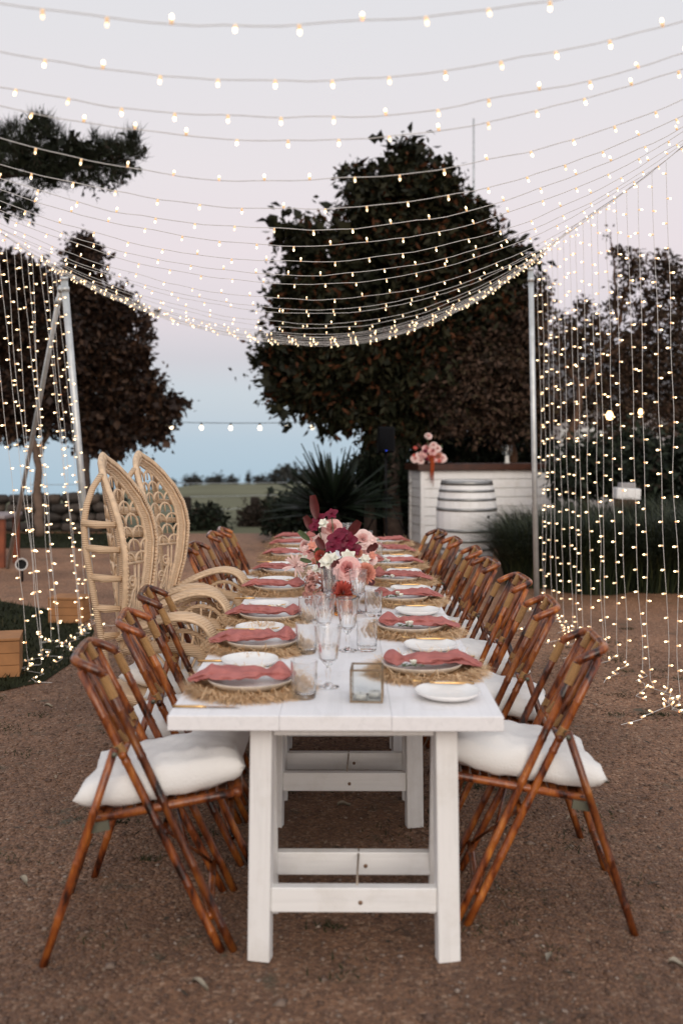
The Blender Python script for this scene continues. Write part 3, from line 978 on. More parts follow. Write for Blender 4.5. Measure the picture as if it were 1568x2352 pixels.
# distant trees along the hilltop
ORDT = ['fourth', 'fifth', 'seventh', 'eighth', '', 'ninth', 'tenth', 'eleventh', 'twelfth', 'sixth', 'second', 'first', 'thirteenth']
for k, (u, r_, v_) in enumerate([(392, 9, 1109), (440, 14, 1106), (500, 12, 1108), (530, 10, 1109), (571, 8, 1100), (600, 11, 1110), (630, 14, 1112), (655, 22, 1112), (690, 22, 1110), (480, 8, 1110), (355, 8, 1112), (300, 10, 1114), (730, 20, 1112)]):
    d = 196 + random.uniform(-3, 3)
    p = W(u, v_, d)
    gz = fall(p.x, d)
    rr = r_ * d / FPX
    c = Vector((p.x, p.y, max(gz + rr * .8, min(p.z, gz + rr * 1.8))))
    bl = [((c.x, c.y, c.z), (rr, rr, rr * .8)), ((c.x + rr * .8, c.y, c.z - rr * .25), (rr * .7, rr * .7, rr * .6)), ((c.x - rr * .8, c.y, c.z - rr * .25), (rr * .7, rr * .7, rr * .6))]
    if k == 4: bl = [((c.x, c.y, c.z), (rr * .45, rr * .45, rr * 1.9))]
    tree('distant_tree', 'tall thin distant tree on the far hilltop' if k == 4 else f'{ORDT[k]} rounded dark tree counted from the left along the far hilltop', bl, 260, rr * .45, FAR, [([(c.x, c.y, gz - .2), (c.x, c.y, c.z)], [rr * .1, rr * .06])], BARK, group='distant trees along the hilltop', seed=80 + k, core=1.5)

# stone wall far left
STONE = [simple('wall_stone', (.085, .068, .058), .95, var=.35, scale=4, bump=.6, bscale=10), simple('wall_stone_dark', (.055, .046, .040), .95, var=.35, scale=4, bump=.6, bscale=10), simple('wall_stone_warm', (.11, .082, .064), .95, var=.3, scale=4)]
wl = thing('stone_wall', 'low brown dry-stone wall beyond the grass strip on the left', 'wall', (-6.2, 15.0, 0))
sm = []
for k in range(8):
    g = MB()
    rr = random.Random(k)
    def st(a, b):
        th, ph = a * PI, b * 2 * PI
        q = Vector((math.sin(th) * math.cos(ph), math.sin(th) * math.sin(ph), math.cos(th)))
        s = 1 + .25 * noise.noise(q * 1.6 + Vector((k * 7, 0, 0)))
        sgn = lambda x: math.copysign(abs(x) ** .6, x)
        return (sgn(q.x) * .5 * s, sgn(q.y) * .5 * s, sgn(q.z) * .5 * s)
    g.grid(st, 4, 6)
    sm.append(g.mesh('stone', STONE[k % 3]))
def stone_row(x0, x1, y0, h, rows):
    for j in range(rows):
        x = x0 + random.uniform(0, .2)
        while x < x1:
            w_ = random.uniform(.24, .46)
            hh = h / rows
            o = link('stone', random.choice(sm), wl, (x + w_ / 2 + 6.2, random.uniform(-.05, .05) + y0 - 15, hh * (j + .5) + random.uniform(-.02, .02)))
            o.scale = (w_ * 1.08, .4, hh * 1.16)
            o.rotation_euler = (0, 0, random.uniform(-.1, .1))
            x += w_
stone_row(-10.5, -4.0, 15.0, .66, 4)

# fence posts beyond the yard
for k, (u, d, lab) in enumerate([(428, 17.5, 'weathered wooden fence post beside the small dark shrub'), (585, 19, 'weathered wooden fence post behind the dry brown bush')]):
    b = Vector(gnd(u, d))
    o = thing('fence_post', lab, 'post', b, group='wooden field fence posts')
    top = W(u, 1143, d).z - b.z
    g = MB(); g.tube([(0, 0, -.1), (.01, 0, top * .5), (0, 0, top)], [.11, .105, .10], 9); g.build('post', HEDGE_B[1], o)
    g = MB(); g.lathe([(.0, .02), (.08, .015), (.104, 0)], 9, (0, 0, top)); g.build('post_top', HEDGE_B[0], o)
for k in range(3):
    g = MB()
    a, b = Vector(gnd(428, 17.5)), Vector(gnd(585, 19))
    h = .3 + .28 * k
    g.tube([a + Vector((-3, -.6, h)), a + Vector((0, 0, h)), b + Vector((0, 0, h)), b + Vector((3, .8, h))], .006, 4)
    tag(g.build('fence_wire', STEEL), ['lowest', 'middle', 'top'][k] + ' wire of the field fence', 'wire', 'field fence wires')

# ornamental grass clumps on the right
def grass_clump(label, x, y, h, r0, n, seed):
    r = np.random.default_rng(seed)
    a = r.random(n) * 6.283
    rad = r0 * np.sqrt(r.random(n)) * .55
    bx, by = rad * np.cos(a), rad * np.sin(a)
    a2 = a + r.normal(size=n) * .6
    out = (.25 + .75 * r.random(n)) * r0 * 1.25
    hh = h * (.65 + .4 * r.random(n)) * (1 - .25 * (out / (r0 * 1.25)) ** 2)
    dx, dy = np.cos(a2), np.sin(a2)
    w0 = .006
    pts = []
    for s in (0, .35, .65, .88, 1.0):
        px = bx + dx * out * s ** 1.8
        py = by + dy * out * s ** 1.8
        pz = hh * (s * 1.25 - .32 * s ** 3 * (1 + .6 * r.random(n) * 0 + .5))
        ww = w0 * (1 - s * .85)
        pts.append(np.stack([px - dy * ww, py + dx * ww, pz], 1))
        pts.append(np.stack([px + dy * ww, py - dx * ww, pz], 1))
    v = np.stack(pts, 1).reshape(-1, 3)
    f = np.array([(0, 1, 3, 2), (2, 3, 5, 4), (4, 5, 7, 6), (6, 7, 9, 8)])[None] + (np.arange(n) * 10)[:, None, None]
    root = thing('ornamental_grass', label, 'grass clump', (x, y, 0), group='ornamental grass clumps beside the bar')
    link('blades', np_mesh('blades', v, f.reshape(-1, 4), REED, np.repeat(r.choice(3, n, p=[.42, .23, .35]), 4)), root)
    return root
for k, (x, y, h, r0, lab) in enumerate([(2.12, 9.4, .95, .56, 'ornamental grass clump spilling in front of the barrel, left of the right pole'), (2.65, 9.1, 1.05, .75, 'ornamental grass clump just right of the right pole'), (3.35, 9.2, 1.1, .8, 'ornamental grass clump second to the right of the pole'),
        (2.4, 10.2, 1.05, .75, 'ornamental grass clump behind the right pole by the bar face'), (4.0, 9.0, 1.15, .8, 'ornamental grass clump at the right edge of the view'), (3.2, 10.4, 1.15, .8, 'ornamental grass clump in the back row below the white box'), (4.1, 10.3, 1.2, .85, 'ornamental grass clump in the back row at the right edge')]):
    grass_clump(lab, x, y, h, r0, 2600, 300 + k)

# ------------------------------------------------------------------ the bar, barrel and things at the back
def frame2(origin, ang):
    """local frame at origin, x along the front face"""
    return Matrix.Translation(origin) @ Matrix.Rotation(ang, 4, 'Z')
BA = math.atan2(.13, .55)
bar = thing('bar_counter', 'white weatherboard bar counter with a dark timber top', 'bar', (1.25, 13.2, 0), BA)
LB, DBR, HB = 2.15, .56, 1.13
nb = 8
for k in range(nb):
    hb = HB / nb
    g = MB(); g.box((LB / 2, -.012, hb * (k + .5)), (LB - .06, .024, hb - .006), Matrix.Rotation(R(-4), 3, 'X'), .003)
    g.build('plank', PAINT, bar, False)
    g = MB(); g.box((-.012, DBR / 2, hb * (k + .5)), (.024, DBR - .04, hb - .006), Matrix.Rotation(R(4), 3, 'Y'), .003)
    g.build('plank', PAINT, bar, False)
g = MB(); g.box((LB / 2, DBR / 2, HB / 2), (LB - .03, DBR - .03, HB - .01)); g.build('carcass', PAINT, bar, False)
for x, y in ((-.005, -.005), (LB, -.005), (-.005, DBR)):
    g = MB(); g.box((x, y, HB / 2), (.07, .07, HB), None, .004); g.build('corner_board', PAINT, bar, False)
g = MB(); g.box((LB / 2, DBR / 2 - .02, HB + .05), (LB + .2, DBR + .16, .10), None, .008); g.build('counter_top', BARTOP, bar, False)

bx, by = W(1071, 1014, 11.6).x, 11.2
brl = thing('barrel', 'white painted wine barrel with grey steel hoops before the bar', 'barrel', (bx, by + .4, 0))
HBL = 1.06
def brad(z):
    t = z / HBL * 2 - 1
    return .336 + .076 * (1 - t * t)
ns = 20
for k in range(ns):
    g = MB()
    a0, a1 = 2 * PI * k / ns + .0012, 2 * PI * (k + 1) / ns - .0012
    zs = [HBL * i / 8 for i in range(9)]
    vs_ = []
    for z in zs:
        for a in (a0, (a0 + a1) / 2, a1):
            rr = brad(z)
            vs_.append((rr * math.cos(a), rr * math.sin(a), z))
        for a in (a0, a1):
            rr = brad(z) - .03
            vs_.append((rr * math.cos(a), rr * math.sin(a), z))
    fs = []
    for i in range(8):
        b = i * 5; c = b + 5
        fs += [(b, b + 1, c + 1, c), (b + 1, b + 2, c + 2, c + 1), (b + 2, b + 4, c + 4, c + 2), (b + 3, b, c, c + 3)]
    fs += [(40, 41, 42, 44, 43), (3, 4, 2, 1, 0)]
    g.add(vs_, fs)
    link('stave', sharp(g.mesh('stave', PAINT), 35), brl)
for zb in (HBL - .012, .03):
    g = MB(); g.lathe([(0, zb), (.321, zb)], 24); g.build('barrel_head', PAINT, brl)
for zc, hh in ((HBL - .035, .06), (HBL - .14, .035), (HBL - .255, .035), (HBL - .39, .042), (.39, .042), (.255, .035), (.14, .035), (.035, .06)):
    g = MB()
    g.lathe([(brad(zc - hh / 2) + .001, zc - hh / 2), (brad(zc - hh / 2) + .005, zc - hh / 2), (brad(zc + hh / 2) + .005, zc + hh / 2), (brad(zc + hh / 2) + .001, zc + hh / 2)], 40)
    g.build('hoop', HOOP, brl)
g = MB(); g.tube([(.24, -.325, .58), (.25, -.345, .58)], .018, 8); g.build('bung', BLACK, brl)

# bottle and jar on the bar
def bar_pt(x, y, z=HB + .10):
    return frame2(Vector((1.25, 13.2, 0)), BA) @ Vector((x, y, z))
p = bar_pt(1.52, .25)
o = thing('candle_jar', 'pale candle in a holder standing on the right end of the bar top', 'candle', p)
g = MB(); g.lathe([(0, 0), (.05, 0), (.05, .01), (.035, .015), (.032, .13), (0, .13)], 12); g.build('candle', WAX, o)
g = MB(); g.lathe([(.075, .13), (.085, .18), (.085, .28), (.07, .29), (.08, .28), (.08, .18), (.07, .13)], 12); g.build('glass_shade', PANE, o)

# loudspeaker on a stand in front of the magnolia
d = 13.0
p = W(886, 1014, d)
sp_ = thing('loudspeaker', 'black loudspeaker on a tripod stand with a small blue light, left of the bar', 'speaker', (p.x, p.y, 0))
zc = W(0, 1010, d).z
g = MB(); g.box((0, 0, zc), (.26, .26, .40), None, .02); g.build('cabinet', BLACK, sp_)
g = MB(); g.box((0, -.135, zc), (.22, .012, .36), None, .005); g.build('grille', simple('grille', (.005, .005, .006), .8, spec=.1), sp_)
g = MB(); g.box((.0, -.145, zc - .165), (.02, .008, .012)); g.build('status_light', glow_mat('blue_led', (.03, .08, .8), 1.2), sp_)
g = MB(); g.tube([(0, 0, .35), (0, 0, zc - .19)], .018, 8); g.build('pole', BLACK, sp_)
for k in range(3):
    a = 2 * PI * k / 3 + .5
    g = MB(); g.tube([(0, 0, .75), (.45 * math.cos(a), .45 * math.sin(a), .01)], .012, 6); g.build('leg', BLACK, sp_)

# thin mast behind the magnolia
b = Vector(gnd(1087, 16.5))
ms_ = thing('mast', 'thin grey antenna mast rising behind the magnolia', 'mast', b)
top = W(1087, 272, 16.5).z - b.z
g = MB(); g.tube([(0, 0, -.1), (0, 0, top * .6), (0, 0, top)], [.035, .028, .018], 7); g.build('pole', STEEL, ms_)
g = MB(); g.tube([(0, 0, -.02), (0, 0, .06)], .07, 8); g.build('base_plate', STEEL, ms_)

# house behind the trees on the right
hx, hy = W(1440, 1014, 21).x, 21
ho = thing('house', 'pale weatherboard house half hidden behind the loose-leaved tree', 'house', (hx, hy, -.3))
HW = simple('house_board', (.40, .37, .38), .8, var=.1, scale=3)
nbd = 12
for k in range(nbd):
    g = MB(); g.box((0, -.02, .12 + .235 * k), (7.5, .03, .225), Matrix.Rotation(R(-4), 3, 'X')); g.build('plank', HW, ho, False)
g = MB(); g.box((0, 2.0, 1.42), (7.44, 3.98, 2.8)); g.build('wall', HW, ho, False)
g = MB()
g.add([(-4.1, -.5, 2.78), (4.1, -.5, 2.78), (4.1, 2, 4.0), (-4.1, 2, 4.0), (-4.1, 4.5, 2.78), (4.1, 4.5, 2.78), (-4.1, -.5, 2.90), (4.1, -.5, 2.90), (4.1, 2, 4.12), (-4.1, 2, 4.12), (-4.1, 4.5, 2.90), (4.1, 4.5, 2.90)],
      [(0, 1, 2, 3), (3, 2, 5, 4), (6, 9, 8, 7), (9, 10, 11, 8), (0, 6, 7, 1), (4, 5, 11, 10), (0, 3, 9, 6), (3, 4, 10, 9), (1, 7, 8, 2), (2, 8, 11, 5)])
g.build('roof', simple('roof_iron', (.10, .09, .09), .6, var=.2), ho, False)
for x in (-1.15, .25, 1.9):
    fr = MB(); fr.box((x, -.06, 1.55), (1.0, .06, 1.3), None, .01); fo = fr.build('window', PAINT, ho, False)
    for xx in (-.24, .24):
        pn = MB(); pn.box((x + xx, -.095, 1.55), (.42, .012, 1.16)); pn.build('pane', DARKPANE, fo, False)

# warm lamps hanging in the tree
def lantern(label, u, v, d, s):
    c = W(u, v, d)
    o = thing('hanging_lamp', label, 'lamp', c, group='warm lamps in the right-hand tree')
    g = MB(); g.lathe([(0, -.06 * s), (.03 * s, -.055 * s), (.045 * s, -.02 * s), (.03 * s, .03 * s), (.015 * s, .045 * s), (0, .045 * s)], 10); g.build('bulb', FLAME, o)
    g = MB(); g.lathe([(.018 * s, .045 * s), (.02 * s, .085 * s), (0, .09 * s)], 8); g.build('socket', BLACK, o)
    g = MB(); g.tube([(0, 0, .085 * s), (.01, 0, .35), (0, .02, .7)], .004, 5); g.build('cord', BLACK, o)
lantern('bright warm bulb hanging below the loose-leaved tree', 1399, 953, 13.0, 1.25)
lantern('dim warm bulb half hidden in leaves at the right', 1470, 945, 14.0, .9)

# white box on a stand
c = W(1438, 1132, 11.4)
st_ = thing('stump_stand', 'round timber stump standing behind the ornamental grass', 'stump', (c.x, c.y, 0))
zt = c.z - .085
g = MB(); g.lathe([(.20, 0), (.17, .1), (.16, zt - .02), (.155, zt), (0, zt)], 12, wob=lambda a, i: 1 + .06 * math.sin(3 * a)); g.build('trunk', BARK2, st_)
wb = thing('white_box', 'white lidded box on the timber stump behind the right curtain of lights', 'box', (c.x, c.y, zt))
g = MB(); g.box((0, 0, .075), (.32, .22, .15), Matrix.Rotation(R(3), 3, 'Y'), .012); g.build('body', PAINT, wb, False)
g = MB(); g.box((0, 0, .185), (.20, .16, .07), None, .01); g.build('lid', simple('grey_lid', (.35, .33, .33), .6), wb, False)

# side table, spot lamp and crates on the left
c = W(4, 1180, 10.9)
tb = thing('side_table', 'red-brown hardwood table with a grey top at the left edge', 'table', (c.x - .3, c.y, 0))
zt = c.z
g = MB(); g.box((-.12, 0, zt - .02), (1.16, .7, .045), None, .008); g.build('tabletop', simple('grey_board', (.30, .25, .25), .7, var=.15, scale=6), tb, False)
g = MB(); g.box((-.12, -.27, zt - .105), (.98, .03, .12)); g.build('apron', POSTWOOD, tb, False)
for x, y in ((.40, -.27), (.40, .27), (-.62, -.27), (-.62, .27)):
    g = MB(); g.box((x, y, (zt - .045) / 2), (.075, .075, zt - .045), None, .006); g.build('leg', POSTWOOD, tb, False)
c = W(50, 1297, 9.6)
lm = thing('spot_lamp', 'small white-rimmed round garden spot lamp standing before the side table', 'lamp', (c.x, c.y, 0))
M3 = Matrix.Rotation(R(80), 3, 'X') @ Matrix.Rotation(R(18), 3, 'Y')
g = MB(); g.lathe([(.058, 0), (.068, .03), (.068, .09), (.060, .09), (.056, .05)], 16, (0, 0, c.z), M=M3); g.build('reflector', PAINT, lm)
g = MB(); g.lathe([(0, .035), (.055, .036)], 16, (0, 0, c.z), M=M3); g.build('lens', BLACK, lm)
g = MB(); g.tube([(0, .03, -.02), (0, .03, c.z - .06)], .014, 7); g.build('stake', BLACK, lm)

def crate(label, x, y, sx, sy, sz, rz):
    o = thing('wooden_box', label, 'box', (x, y, 0.004), rz, group='pale wooden boxes on the left')
    g = MB(); g.box((0, 0, sz * .5 - .008), (sx - .03, sy - .03, sz - .02)); g.build('carcass', CRATE, o, False)
    nbd = 3
    for s in (-1, 1):
        for k in range(nbd):
            h = (sz - .02) / nbd
            g = MB(); g.box((0, s * (sy / 2 - .008), h * (k + .5)), (sx, .016, h - .003), None, .002); g.build('plank', CRATE, o, False)
            g = MB(); g.box((s * (sx / 2 - .008), 0, h * (k + .5)), (.016, sy - .034, h - .003), None, .002); g.build('plank', CRATE, o, False)
    g = MB(); g.box((0, 0, sz - .008), (sx + .006, sy + .006, .018), None, .003); g.build('lid', CRATE, o, False)
crate('pale wooden box standing on the lawn edge before the leaning pole', W(150, 1014, 7.35).x, 7.5, .31, .24, .22, R(-6))
crate('pale wooden box cut off by the left picture edge, nearer than the other', W(-32, 1014, 5.65).x, 5.8, .34, .30, .26, R(14))

# ------------------------------------------------------------------ poles, ropes and strings of lights
def steel_pole(label, foot, top, r, cat='pole'):
    foot, top = Vector(foot), Vector(top)
    o = thing('steel_pole', label, cat, foot, group='galvanised poles carrying the lights')
    d_ = top - foot
    d_.y *= KD
    g = MB(); g.tube([Vector((0, 0, 0)), d_ * .5, d_], r, 14); g.build('tube', STEEL, o)
    g = MB(); g.tube([d_ * .995, d_ * 1.004], r * 1.18, 14); g.build('cap', STEEL, o)
    g = MB(); g.tube([d_ * .962, d_ * .975], r * 1.25, 14); g.build('collar', STEEL, o)
    return o
PR_foot, PR_top = W(1232, 1390, 8.24), W(1218, 618, 8.24)
PR_foot.z = 0
PL_foot, PL_top = W(215, 1422, 7.59), W(148, 640, 7.59)
PL_foot.z = 0
steel_pole('upright galvanised pole on the right between grass and hanging lights', PR_foot, PR_top, .026)
steel_pole('leaning galvanised pole on the left behind the peacock chairs', PL_foot, PL_top, .031)
steel_pole('slanting brace pole that props the leaning left pole', Vector((W(18, 1014, 10.6).x, 10.6, 0)), PL_top + Vector((-.05, .06, -.08)), .024)

def right_rope(y):
    t = (8.24 - y) / 8.24
    return Vector((PR_top.x + .42 * t, y, PR_top.z + .06 + .02 * math.sin(y * 2)))
def left_rope(y):
    yy = y * 7.59 / 8.24
    t = (8.24 - y) / 8.24
    return Vector((PL_top.x + .05 * t, yy, PL_top.z + .02 + .14 * t))
for nm_, fn, lab in (('right', right_rope, 'support cable along the right side holding the light strands'), ('left', left_rope, 'support cable along the left side holding the light strands')):
    g = MB()
    g.tube([fn(y) + Vector((0, 0, .01)) for y in np.linspace(1.0, 8.24, 24)], .0026, 6)
    tag(g.build('support_cable', CABLE), lab, 'cable', 'support cables of the light canopy')

g = MB()
g.lathe([(.0048, 0), (.0062, .002), (.0062, .014), (.0052, .016)], 7)
g.mi = 1
g.lathe([(.0050, .0155), (.0056, .021), (.0050, .027), (.0028, .0305), (0, .0315)], 7)
g.v = [tuple(.72 * q for q in p_) for p_ in g.v]
BULB = g.mesh('bulb', [HOLD, LED])
ORD = ['nearest', 'second', 'third', 'fourth', 'fifth', 'sixth', 'seventh', 'eighth', 'ninth', 'tenth', 'eleventh', 'twelfth', 'thirteenth', 'fourteenth', 'fifteenth', 'sixteenth', 'seventeenth', 'eighteenth', 'nineteenth', 'twentieth', 'twenty-first', 'twenty-second', 'twenty-third', 'twenty-fourth', 'twenty-fifth', 'twenty-sixth', 'twenty-seventh', 'twenty-eighth']

def dir_quat(d_):
    return Vector(d_).to_track_quat('Z', 'Y')

def strand(pts, spacing, label, group, phase, mode, r=.0016):
    """a cable with lamps every spacing metres along it"""
    o = pts[0].copy()
    root = thing('light_strand', label, 'string lights', o, group=group)
    g = MB(); g.tube([p - o for p in pts], r, 5); g.build('cable', CABLE, root)
    acc, nxt = 0, phase
    for a, b in zip(pts[:-1], pts[1:]):
        L = (b - a).length
        while nxt <= acc + L:
            q = a.lerp(b, (nxt - acc) / max(L, 1e-6))
            t = (b - a).normalized()
            if mode == 'over':
                dv = Vector((random.uniform(-.35, .35), random.uniform(-.6, .6), 1 if random.random() < .36 else -1))
            else:
                dv = Vector((random.choice((-1, 1)), random.uniform(-.7, .7), random.uniform(-.15, .25)))
                if q.z < .05: dv = Vector((random.uniform(-1, 1), random.uniform(-1, 1), random.uniform(0, .5)))
            dv = (dv - t * dv.dot(t))
            if dv.length < .05: dv = Vector((0, 0, 1))
            bo = link('bulb', BULB, root, q - o)
            bo.rotation_mode = 'QUATERNION'
            bo.rotation_quaternion = dir_quat(dv)
            if mode == 'drop': bo.scale = (1.34, 1.34, 1.34)
            nxt += spacing
        acc += L
    return root

def canopy(y, zc, k, lab, grp):
    a, b = left_rope(y), right_rope(y)
    x0 = -.20
    n = 72
    pts = []
    # parabola through both ends with its lowest point at zc
    for i in range(n + 1):
        t = i / n
        p = a.lerp(b, t)
        s = (p.x - x0)
        if s < 0: z = zc + (a.z - zc) * (s / (a.x - x0)) ** 2
        else: z = zc + (b.z - zc) * (s / (b.x - x0)) ** 2
        wob = .010 * noise.noise(Vector((p.x * 3.0, y * 5, k))) + .006 * noise.noise(Vector((p.x * 8.0, y * 5, k + 3)))
        pts.append(Vector((p.x, p.y + .02 * noise.noise(Vector((p.x * 1.5, k, 2))), z + wob)))
    strand(pts, .148 + .0022 * min(k, 12), lab, grp, .03 + random.random() * .1, 'over')

vmins = [62, 188, 275, 325, 418, 484, 530, 566, 603, 634, 655, 690, 712, 722, 745, 756, 769, 774, 778, 782, 785, 787, 789, 791, 793, 795]
ydep = []
zmid = []
for k, v_ in enumerate(vmins):
    zc = 2.55 - .015 * min(k, 6) - .0015 * k
    if k >= 14: zc = 2.425
    d_mid = FPX * (zc - CAM_H) / (1014 - v_)
    if d_mid > 8.1: d_mid = 8.1 - .03 * (26 - k)
    zc = CAM_H + (1014 - v_) * d_mid / FPX
    # the strands run slightly askew: their middle lies between the two rope points
    yr = d_mid / (1 - .0395)
    lab = f'{ORD[k]} overhead light strand counted from the camera, sagging across' if k < 14 else f'{ORD[k]} overhead light strand counted from the camera, within the far bundle'
    canopy(yr, zc, k, lab, 'light strands sagging overhead')

def drop(top, sx, tail, lab, grp, k):
    pts = []
    n = 26
    ph = random.random() * 9
    bottom = Vector((top.x + sx, top.y + random.uniform(-.06, .06), .012))
    for i in range(n + 1):
        t = i / n
        p = top.lerp(bottom, t)
        w_ = .022 * noise.noise(Vector((t * 6, ph, k))) * (.3 + t)
        pts.append(Vector((p.x + w_, p.y + .02 * noise.noise(Vector((t * 5, ph, k + 9))), p.z)))
    tx, ty = tail
    for i in range(1, 7):
        t = i / 6
        pts.append(Vector((bottom.x + tx * t + .05 * math.sin(i * 2.1 + k), bottom.y + ty * t + .04 * math.cos(i * 1.7 + k), .014)))
    strand(pts, .152, lab, grp, random.random() * .1, 'drop', .0018)

rx = [1233, 1243, 1255, 1266, 1279, 1292, 1307, 1321, 1337, 1355, 1371, 1390, 1413, 1438, 1464, 1496, 1528]
for k, x in enumerate(rx):
    y = 8.1
    for _ in range(12):
        y = FPX * right_rope(y).x / (x - 784)
    near = k / 16
    drop(right_rope(y), .03 + .05 * random.random() + .04 * near, (random.uniform(-.45, .1) - .15 * near, -random.uniform(.15, .55) - .35 * near), f'{ORD[k] if k else "first"} hanging light strand counted from the right pole', 'light strands hanging on the right', k)
lx = [-30, -8, 14, 32, 48, 62, 74, 92, 104, 117, 128, 138, 148]
for k, x in enumerate(reversed(lx)):
    yl = 7.5
    for _ in range(12):
        yy = yl * 8.24 / 7.59
        yl = FPX * left_rope(yy).x / (x - 784)
    tp = left_rope(yl * 8.24 / 7.59)
    drop(tp, .16 + .12 * random.random() + .06 * (k % 3), (random.uniform(-.1, .35), -random.uniform(.1, .5)), f'{ORD[k] if k else "first"} hanging light strand counted from the left pole', 'light strands hanging on the left', k + 40)

# festoon globes across the far gap
p0, p1 = W(190, 958, 15.6), W(800, 965, 13.6)
root = thing('festoon_string', 'string of round festoon bulbs slung between plum tree and magnolia', 'string lights', p0)
def fest(t):
    q = p0.lerp(p1, t)
    return q - Vector((0, 0, .12 * 4 * t * (1 - t) * .6))
g = MB(); g.tube([fest(i / 20) - p0 for i in range(21)], .006, 5); g.build('cable', BLACK, root)
gm = MB(); gm.lathe([(0, -.034), (.022, -.027), (.034, 0), (.022, .027), (.014, .05), (0, .05)], 10); gm = gm.mesh('globe', GLOBE)
sm_ = MB(); sm_.lathe([(.016, .045), (.018, .085), (0, .088)], 8); sm_ = sm_.mesh('socket', BLACK)
for u in (257, 323, 391, 460, 527, 594, 655, 716):
    lo, hi = 0, 1
    for _ in range(30):
        t = (lo + hi) / 2
        q = fest(t)
        if 784 + FPX * q.x / q.y < u: lo = t
        else: hi = t
    bo = link('globe', gm, root, fest(t) - p0 - Vector((0, 0, .09)))
    link('socket', sm_, bo)

# ------------------------------------------------------------------ trestle tables
TZ = .76
def tx(y):
    return -.017 + (y - 2.55) * .0075
def leg_box(g, a, b, w_, dpt):
    a, b = Vector(a), Vector(b)
    q = (b - a).to_track_quat('Z', 'Y').to_matrix()
    g.box((a + b) / 2, (w_, dpt, (b - a).length), q, .003)
def make_table(y0, y1, label, xoff):
    ym = (y0 + y1) / 2
    root = thing('trestle_table', label, 'table', (tx(ym), ym, 0), -.0075, group='white trestle tables end to end')
    L = (y1 - y0) * KD - .004
    wd = 1.005 / 3
    for k in range(3):
        me = MB()
        me.box((-.335 + wd * k, 0, TZ - .0225 + random.uniform(-.0008, .0008)), (wd - .0007, L, .045), None, .0022)
        o = me.build('plank', PAINT_TOP, root, False)
    for yt, s in ((-L / 2 + .065, 1), (-L / 2 + .065 + .90 * KD, 1)):
        xo = xoff if yt < -L / 4 else xoff * .4
        for f_, (yb, ytp) in enumerate(((0, .03), (.27 * KD, .125))):
            for sx in (-1, 1):
                g = MB(); leg_box(g, (xo + sx * .286, yt + yb, 0.0), (xo + sx * .280, yt + ytp, TZ - .048), .069, .042)
                g.build('leg', PAINT, root, False)
            zr = .185
            yr = yt + yb + (ytp - yb) * zr / TZ
            g = MB(); g.box((xo, yr, zr), (.503, .036, .075), None, .003); ro = g.build('rail', PAINT_X, root, False)
            g = MB(); g.tube([(xo + .02 + .02 * f_, yr - .0185, zr - .006), (xo + .02 + .02 * f_, yr - .0195, zr - .006)], .007, 8); g.build('knot', KNOT, ro)
            yr = yt + yb + (ytp - yb) * (TZ - .09) / TZ
            g = MB(); g.box((xo, yr, TZ - .0645), (.489, .030, .034), None, .003); g.build('rail', PAINT, root, False)
        g = MB(); g.tube([(xo + .01, yt + .01, .222), (xo + .012, yt + .15, .205), (xo + .018, yt + .28, .222)], .0035, 5); g.build('tie_cord', CORD, root)
    return root
make_table(2.545, 4.085, 'white trestle table at the near end of the long row', .055)
make_table(4.09, 5.63, 'white trestle table in the middle of the long row', .0)
make_table(5.635, 7.17, 'white trestle table at the far end of the long row', .0)

# ------------------------------------------------------------------ bamboo folding chairs
def pole(g, a, b, r, node=.19, seg=8, ph=.05, bow=0.0):
    """a bamboo pole: swelling joints along its length"""
    a, b = Vector(a), Vector(b)
    L = (b - a).length
    pts, rr = [], []
    ts = [0.0]
    s = ph
    while s < L:
        for ds, k in ((-.009, 1.0), (-.002, 1.10), (.002, 1.10), (.009, .985)):
            if 0 < s + ds < L:
                ts.append((s + ds) / L)
        s += node * random.uniform(.8, 1.2)
    ts.append(1.0)
    ks = [1.0] + [0] * (len(ts) - 2) + [1.0]
    s2 = 0
    side = Vector((0, 1, 0))
    for i, t in enumerate(ts):
        k = 1.0
        if 0 < i < len(ts) - 1:
            k = (1.0, 1.10, 1.10, .985)[(i - 1) % 4]
        pts.append(a.lerp(b, t) + side * bow * math.sin(PI * t))
        rr.append(r * k)
    g.tube(pts, rr, seg)

def wrap(g, a, b, r):
    """cane wound round a pole: one ridge per turn"""
    a, b = Vector(a), Vector(b)
    n = max(3, int((b - a).length / .0065))
    pts, rr = [], []
    for i in range(n):
        for t, k in ((.0, .93), (.25, 1.04), (.75, 1.04)):
            pts.append(a.lerp(b, (i + t) / n)); rr.append(r * k)
    pts.append(b); rr.append(r * .93)
    g.tube(pts, rr, 10)

